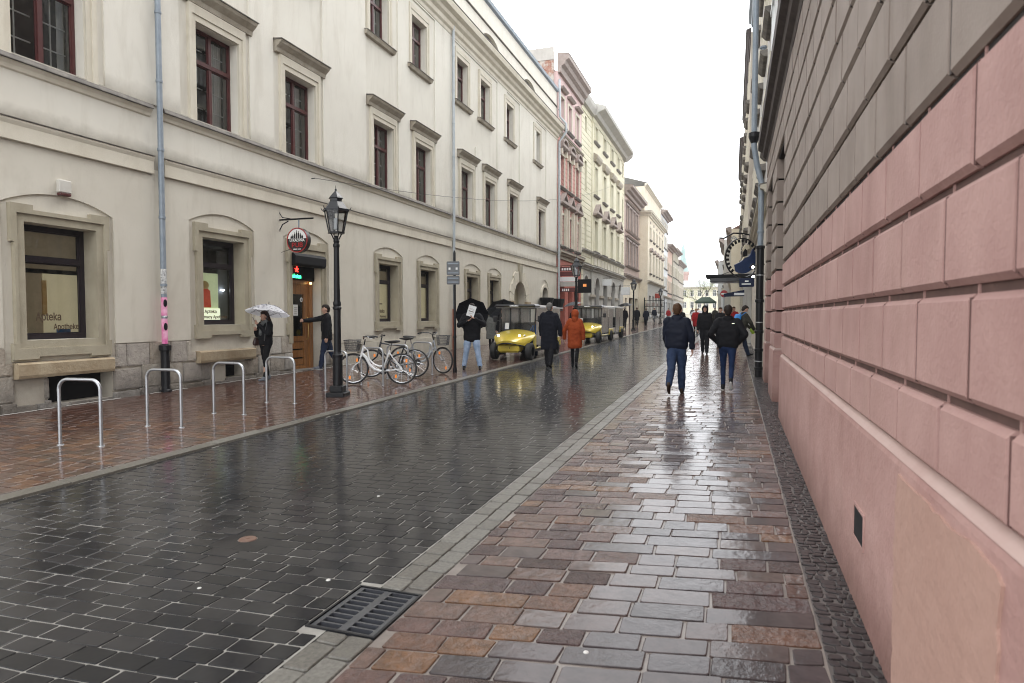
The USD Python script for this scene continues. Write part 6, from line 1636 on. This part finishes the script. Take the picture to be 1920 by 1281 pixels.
M('jeans', (.018, .032, .072), (.034, .052, .10), scale=9, rough=.8, bump=.3, bscale=120, spec=.15); M('jeans_dark', (.015, .022, .045), (.024, .034, .065), scale=7, rough=.8, bump=.3, bscale=120, spec=.15)
M('jeans_light', (.24, .34, .50), (.42, .52, .68), scale=5, rough=.8, bump=.3, bscale=100); M('skinny_blue', (.008, .018, .05), (.016, .03, .08), scale=7, rough=.8, spec=.15)
M('trouser_black', (.010, .010, .012), (.016, .016, .019), scale=8, rough=.8, spec=.15); M('leggings', (.008, .008, .009), rough=.7, spec=.15)
M('cloth_black', (.007, .007, .009), (.012, .012, .014), scale=12, rough=.75, spec=.15); M('cloth_navy', (.006, .008, .017), (.010, .013, .025), scale=10, rough=.6, spec=.15); M('wool_navy', (.008, .009, .014), (.013, .014, .020), scale=16, rough=.9, spec=.15)
M('cloth_grey', (.10, .105, .105), (.15, .155, .15), scale=14, rough=.85, spec=.15); M('coat_orange', (.24, .04, .010), (.31, .06, .016), scale=7, rough=.75, bump=.3, bscale=40, spec=.15); M('coat_loden', (.105, .108, .10), (.15, .15, .14), scale=18, rough=.9, spec=.15)
M('cloth_red', (.30, .015, .018), (.36, .025, .028), scale=8, rough=.8, spec=.15); M('cloth_olive', (.03, .028, .022), (.045, .042, .034), scale=8, rough=.8, spec=.15); M('pack_blue', (.01, .14, .42), (.02, .19, .5), scale=6, rough=.55)
M('shoe_black', (.009, .009, .010), rough=.4, spec=.15); M('shoe_grey', (.12, .13, .15), rough=.6); M('sole_white', (.6, .6, .58), rough=.6); M('boot_brown', (.03, .018, .012), rough=.45, spec=.15)
M('hair_dark', (.014, .010, .008), (.026, .018, .014), scale=40, rough=.5, spec=.15); M('hair_brown', (.055, .028, .014), (.09, .048, .026), scale=40, rough=.5, spec=.15); M('hair_long', (.022, .010, .008), (.042, .020, .014), scale=30, rough=.45, stretch=(6, 6, .5), spec=.15); M('hair_grey', (.10, .095, .085), (.16, .15, .14), scale=40, rough=.6, spec=.15); M('hair_blond', (.30, .20, .10), (.38, .26, .14), scale=40, rough=.5, spec=.15)
M('eye_dark', (.02, .015, .012), rough=.2); M('lip', (.30, .10, .09), rough=.5); M('glove_black', (.01, .01, .01), rough=.6); M('umb_black', (.008, .008, .010), (.011, .011, .013), scale=3, rough=.45, spec=.15); M('umb_grey', (.045, .05, .058), (.065, .07, .078), scale=3, rough=.35)
M('umb_white', (.66, .66, .69), (.72, .72, .75), scale=3, rough=.5, transl=(.6, .6, .64)); M('umb_print', (.10, .10, .17), (.24, .23, .30), scale=30, rough=.6); M('bag_brown', (.035, .016, .014), rough=.4); M('lime', (.35, .5, .05), rough=.6)

FWD = 0
person('man seen from behind in navy jacket and blue jeans striding past the dark road edge', -1.04, 12.92, -3, 1.77, legs=((-16, 30), (10, 3)), arms={-1: ('swing', 4, 30, .0, .03), 1: ('swing', -6, 14, .06)}, top=('cloth_navy', .88, .0), trousers='jeans', hair='hair_brown', shoes='boot_brown', wide=1.1)
g_ = person('man seen from behind in black jacket with hands in pockets and skinny blue jeans', -.10, 13.78, -2, 1.73, legs=((4, 2), (-14, 34)), arms={-1: ('to', (-.34, -.10, 1.16), (-.19, .06, .98)), 1: ('to', (.34, -.10, 1.16), (.19, .06, .98))}, top=('cloth_black', .87, .0), trousers='skinny_blue', hair='hair_dark', shoes='shoe_black', sole='sole_white', wide=1.14)
q = t_info[str(g_.GetPath())]; part('jacket_patch', MB().box((.08, -.145, 1.36), (.13, -.135, 1.375), rotz(0), (0, 0, 0)), 'display_white', g_)
person('hooded young man in black walking towards the camera', -.98, 24.5, 176, 1.76, legs=((6, 2), (-6, 12)), arms={-1: ('swing', 4, 14, .02), 1: ('swing', -4, 14, .02)}, top=('cloth_black', .86, .0), trousers='trouser_black', hood='cloth_black', wide=1.05)
bpk = person('stooping man with bright blue backpack beside the black downpipe', .28, 23.6, -62, 1.82, legs=((22, 4), (-24, 8)), arms={-1: ('to', (-.26, .12, 1.22), (-.12, .36, 1.06)), 1: ('to', (.26, .14, 1.2), (.10, .38, 1.02))}, top=('cloth_olive', .86, .0), trousers='jeans_dark', hair='hair_dark', backpack='pack_blue', lean=8, head_tilt=28)
lm = thing('lime_bag', 'lime green crumpled bag held by the man with the blue backpack', 'bag', tuple(wpos(bpk, np.array([.0, .42, .92]))))
v, f = fuse([hull(((-.05, 0, 0), .06), ((.06, .02, .02), .07), ((0, 0, -.08), .06))], .03, 2, .02, 20); part('sack', MB().add(v, f), 'lime', lm, smooth=True); part('knot', MB().tube([(0, 0, .05), (.01, 0, .12)], [.02, .03], 6), 'lime', lm)
person('man in long dark coat walking away beside the nearest cart', -4.98, 17.7, 0, 1.84, legs=((8, 2), (-10, 14)), arms={-1: ('swing', 4, 8, .03), 1: ('swing', -2, 8, .08)}, coat=('wool_navy', .50, .05), trousers='trouser_black', hair='hair_grey', wide=1.08)
person('woman in orange hooded coat walking away beside the man in the dark coat', -4.24, 17.75, 3, 1.64, legs=((8, 2), (-10, 16)), arms={-1: ('swing', 2, 10, .14), 1: ('swing', -2, 6, .06)}, coat=('coat_orange', .60, .06), trousers='leggings', hood='coat_orange', shoes='shoe_black', wide=.92)
um = person('man in black coat and ripped pale jeans hiding his face behind a paper', -6.80, 16.3, 200, 1.80, legs=((2, 2), (-2, 2)), stance=.13, arms={-1: ('to', (-.34, .10, 1.20), (-.08, .26, 1.36)), 1: ('to', (.34, .08, 1.18), (.10, .24, 1.30))}, top=('cloth_black', .74, .02), trousers='jeans_light', hair='hair_dark', wide=1.14)
pp_ = thing('held_paper', 'white printed paper held before the face of the man with the black umbrella', 'paper', tuple(wpos(um, np.array([.0, .30, 1.60]))), math.radians(200))
part('sheet', MB().box((-.105, -.002, -.15), (.105, .002, .15), roty(-.3)), 'paper', pp_); part('print', MB().box((-.07, .0022, -.02), (.07, .0035, .0), roty(-.3)).box((-.07, .0022, .03), (.04, .0035, .035), roty(-.3)).box((-.06, .0022, .06), (.07, .0035, .065), roty(-.3)).box((-.06, .0022, -.07), (.05, .0035, -.065), roty(-.3)), 'lettering', pp_)
hnd = wpos(um, np.array([.12, .22, 1.34])); umbrella('large black umbrella open behind the man with the paper', hnd, px_point(884, 590, 16.9) + np.array([0, .12, .03]), 'umb_black', R=.49, sag=.18)
gw_ = person('woman in long grey belted coat walking away by the cream wall', -9.05, 23.7, 8, 1.62, legs=((10, 2), (-12, 18)), arms={-1: ('swing', 4, 20, .02), 1: ('swing', -14, 10, .10)}, coat=('coat_loden', .52, .05), trousers='leggings', hair='hair_dark', wide=.95)
gu = person('person in black half hidden behind the nearest cart under a grey umbrella', -8.05, 22.3, 170, 1.70, arms={-1: ('to', (-.26, .02, 1.16), (-.16, .24, 1.30)), 1: ('swing', 0, 20)}, legs=((2, 2), (-2, 2)), top=('cloth_black', .70, .0), trousers='trouser_black', hair='hair_dark')
umbrella('grey umbrella held over the person standing behind the nearest cart', wpos(gu, np.array([-.15, .28, 1.32])), px_point(940, 573, 22.4), 'umb_grey', R=.56, sag=.2)
wo = person('young woman with long dark hair and scarf under a white flowered umbrella', -10.38, 12.3, 165, 1.62, legs=((8, 4), (-4, 10)), arms={-1: ('to', (-.24, .10, 1.20), (-.03, .20, 1.42)), 1: ('to', (.24, .06, 1.16), (.06, .22, 1.28))}, top=('cloth_black', .90, .0), trousers='leggings', hair='hair_long', longhair=True, scarf='cloth_grey', shoes='shoe_grey', wide=.95, head_turn=-12)
umbrella('white umbrella with dark flower print held by the long haired woman', px_point(497, 628, 12.1), px_point(504, 570, 12.25), 'umb_white', R=.50, sag=.20, flower='umb_print')
hb_ = thing('hand_bag', 'small dark brown bag at the hip of the long haired woman', 'bag', tuple(wpos(wo, np.array([.25, .02, .86]))), math.radians(165))
v, f = fuse([hull(((0, -.09, 0), .05), ((0, .09, 0), .05), ((0, -.07, .1), .04), ((0, .07, .1), .04))], .03, 3); part('pouch', MB().add(v, f), 'bag_brown', hb_, smooth=True); part('strap', MB().tube([(0, -.08, .1), (.1, -.06, .4), (.2, 0, .62)], .008, 5), 'bag_brown', hb_)
person('bearded man in black pulling the pub door handle', -10.72, 15.17, 136, 1.80, legs=((14, 4), (-16, 12)), arms={-1: ('swing', 0, 10), 1: ('to', (.22, .30, 1.36), (.06, .58, 1.34))}, top=('cloth_black', .80, .0), trousers='jeans_dark', hair='hair_dark', shoes='shoe_grey', sole='sole_white', wide=1.06)
person('cart driver in blue jacket sitting behind the windscreen of the nearest cart', -6.45, 21.35, 180, 1.66, legs=((80, 80), (80, 80)), arms={-1: ('to', (-.22, .20, 1.14), (-.1, .42, 1.14)), 1: ('to', (.22, .2, 1.14), (.1, .42, 1.14))}, top=('sky_blue', .88, .0), trousers='jeans_dark', hair='hair_brown')
ub = person('person under a dark umbrella behind the street lamp and orange coat', px_point(1076, 600, 37.6)[0], 37.6, 20, 1.70, top=('cloth_black', .8, 0), trousers='trouser_black', hair='hair_dark', detail=False)
umbrella('dark umbrella tilted beside the red shop front', wpos(ub, np.array([.1, .2, 1.25])), wpos(ub, np.array([-.1, .15, 2.08])), 'umb_grey', R=.55, sag=.15)
ud = person('person in black with umbrella walking behind the second cart', px_point(1171, 600, 52)[0], 52.0, 5, 1.76, top=('cloth_black', .75, 0), trousers='trouser_black', hair='hair_dark', detail=False)
umbrella('black umbrella over the walker behind the second cart', wpos(ud, np.array([.1, .2, 1.25])), wpos(ud, np.array([.0, .1, 2.12])), 'umb_black', R=.62, sag=.2)
for lab, x, y, fc, H, c_, tr, hr in (
        ('left one of two people in dark coats by the display rack', -8.35, 59.2, 4, 1.76, ('cloth_black', .6, .02), 'trouser_black', 'hair_brown'),
        ('right one of two people in dark coats by the display rack', -7.75, 61.0, -4, 1.68, ('cloth_navy', .55, .02), 'trouser_black', 'hair_brown'),
        ('dark haired walker in black left of the red coated woman', -2.75, 36.5, 178, 1.72, ('cloth_black', .62, .02), 'trouser_black', 'hair_dark'),
        ('blonde woman in red coat walking behind the hooded man', -2.25, 42.5, 182, 1.66, ('cloth_red', .55, .03), 'leggings', 'hair_blond'),
        ('man in dark jacket just right of the hooded man', -.55, 30.5, 184, 1.72, ('cloth_black', .8, 0), 'trouser_black', 'hair_brown'),
        ('person in dark red jacket behind the man with the blue backpack', .02, 36.0, 178, 1.76, ('cloth_red', .8, 0), 'jeans_dark', 'hair_brown'),
        ('person in red jacket at the cafe tables', -7.3, 78.0, 170, 1.66, ('cloth_red', .8, 0), 'jeans_dark', 'hair_dark'),
        ('person in navy at the cafe tables beside the red jacket', -6.6, 80.0, 175, 1.74, ('cloth_navy', .8, 0), 'jeans_dark', 'hair_dark'),
        ('person in dark blue left of the farthest street lamp', -8.6, 75.0, 175, 1.74, ('cloth_navy', .8, 0), 'jeans_dark', 'hair_dark'),
        ('distant walker in grey in the middle of the street', -4.9, 84.0, 175, 1.74, ('cloth_grey', .7, 0), 'jeans_dark', 'hair_dark'),
        ('distant walker in olive right of the market canopy', -1.6, 62.0, 185, 1.74, ('cloth_olive', .75, 0), 'trouser_black', 'hair_dark')):
    person(lab, x, y, fc, H, coat=c_ if c_[1] < .7 else None, top=c_ if c_[1] >= .7 else None, trousers=tr, hair=hr, detail=False)
wu = thing('white_umbrella', 'white umbrella dome of a distant walker left of the market canopy', 'umbrella', tuple(px_point(1309, 590, 58)))
part('canopy', MB().lathe([(.72, -.05), (.62, .14), (.42, .28), (.2, .36), (.0, .39)], 8), 'umb_white', wu); part('shaft', MB().tube([(0, 0, -.7), (0, 0, .42)], .01, 5), 'chrome', wu)
person('distant walker under the white umbrella', px_point(1309, 590, 58)[0], 58.2, 178, 1.68, top=('cloth_navy', .8, 0), trousers='trouser_black', hair='hair_dark', detail=False)

# ---------------------------------------------------------------- rain haze
HZ = UsdShade.Material
usdkit.material(stage, '/World/Looks/haze_look', {'v': ('principled_volume', {'color': (.93, .95, .97), 'density': .0004, 'anisotropy': .2})}, [], volume='v.volume')
hz_ = usdkit.mesh(stage, '/World/haze', trimesh.creation.box(bounds=[(-170, -70, -2.5), (170, 720, 34)]), '/World/Looks/haze_look')
tag(hz_.GetPrim(), 'thin pale rain haze filling the street', 'haze', kind='stuff')
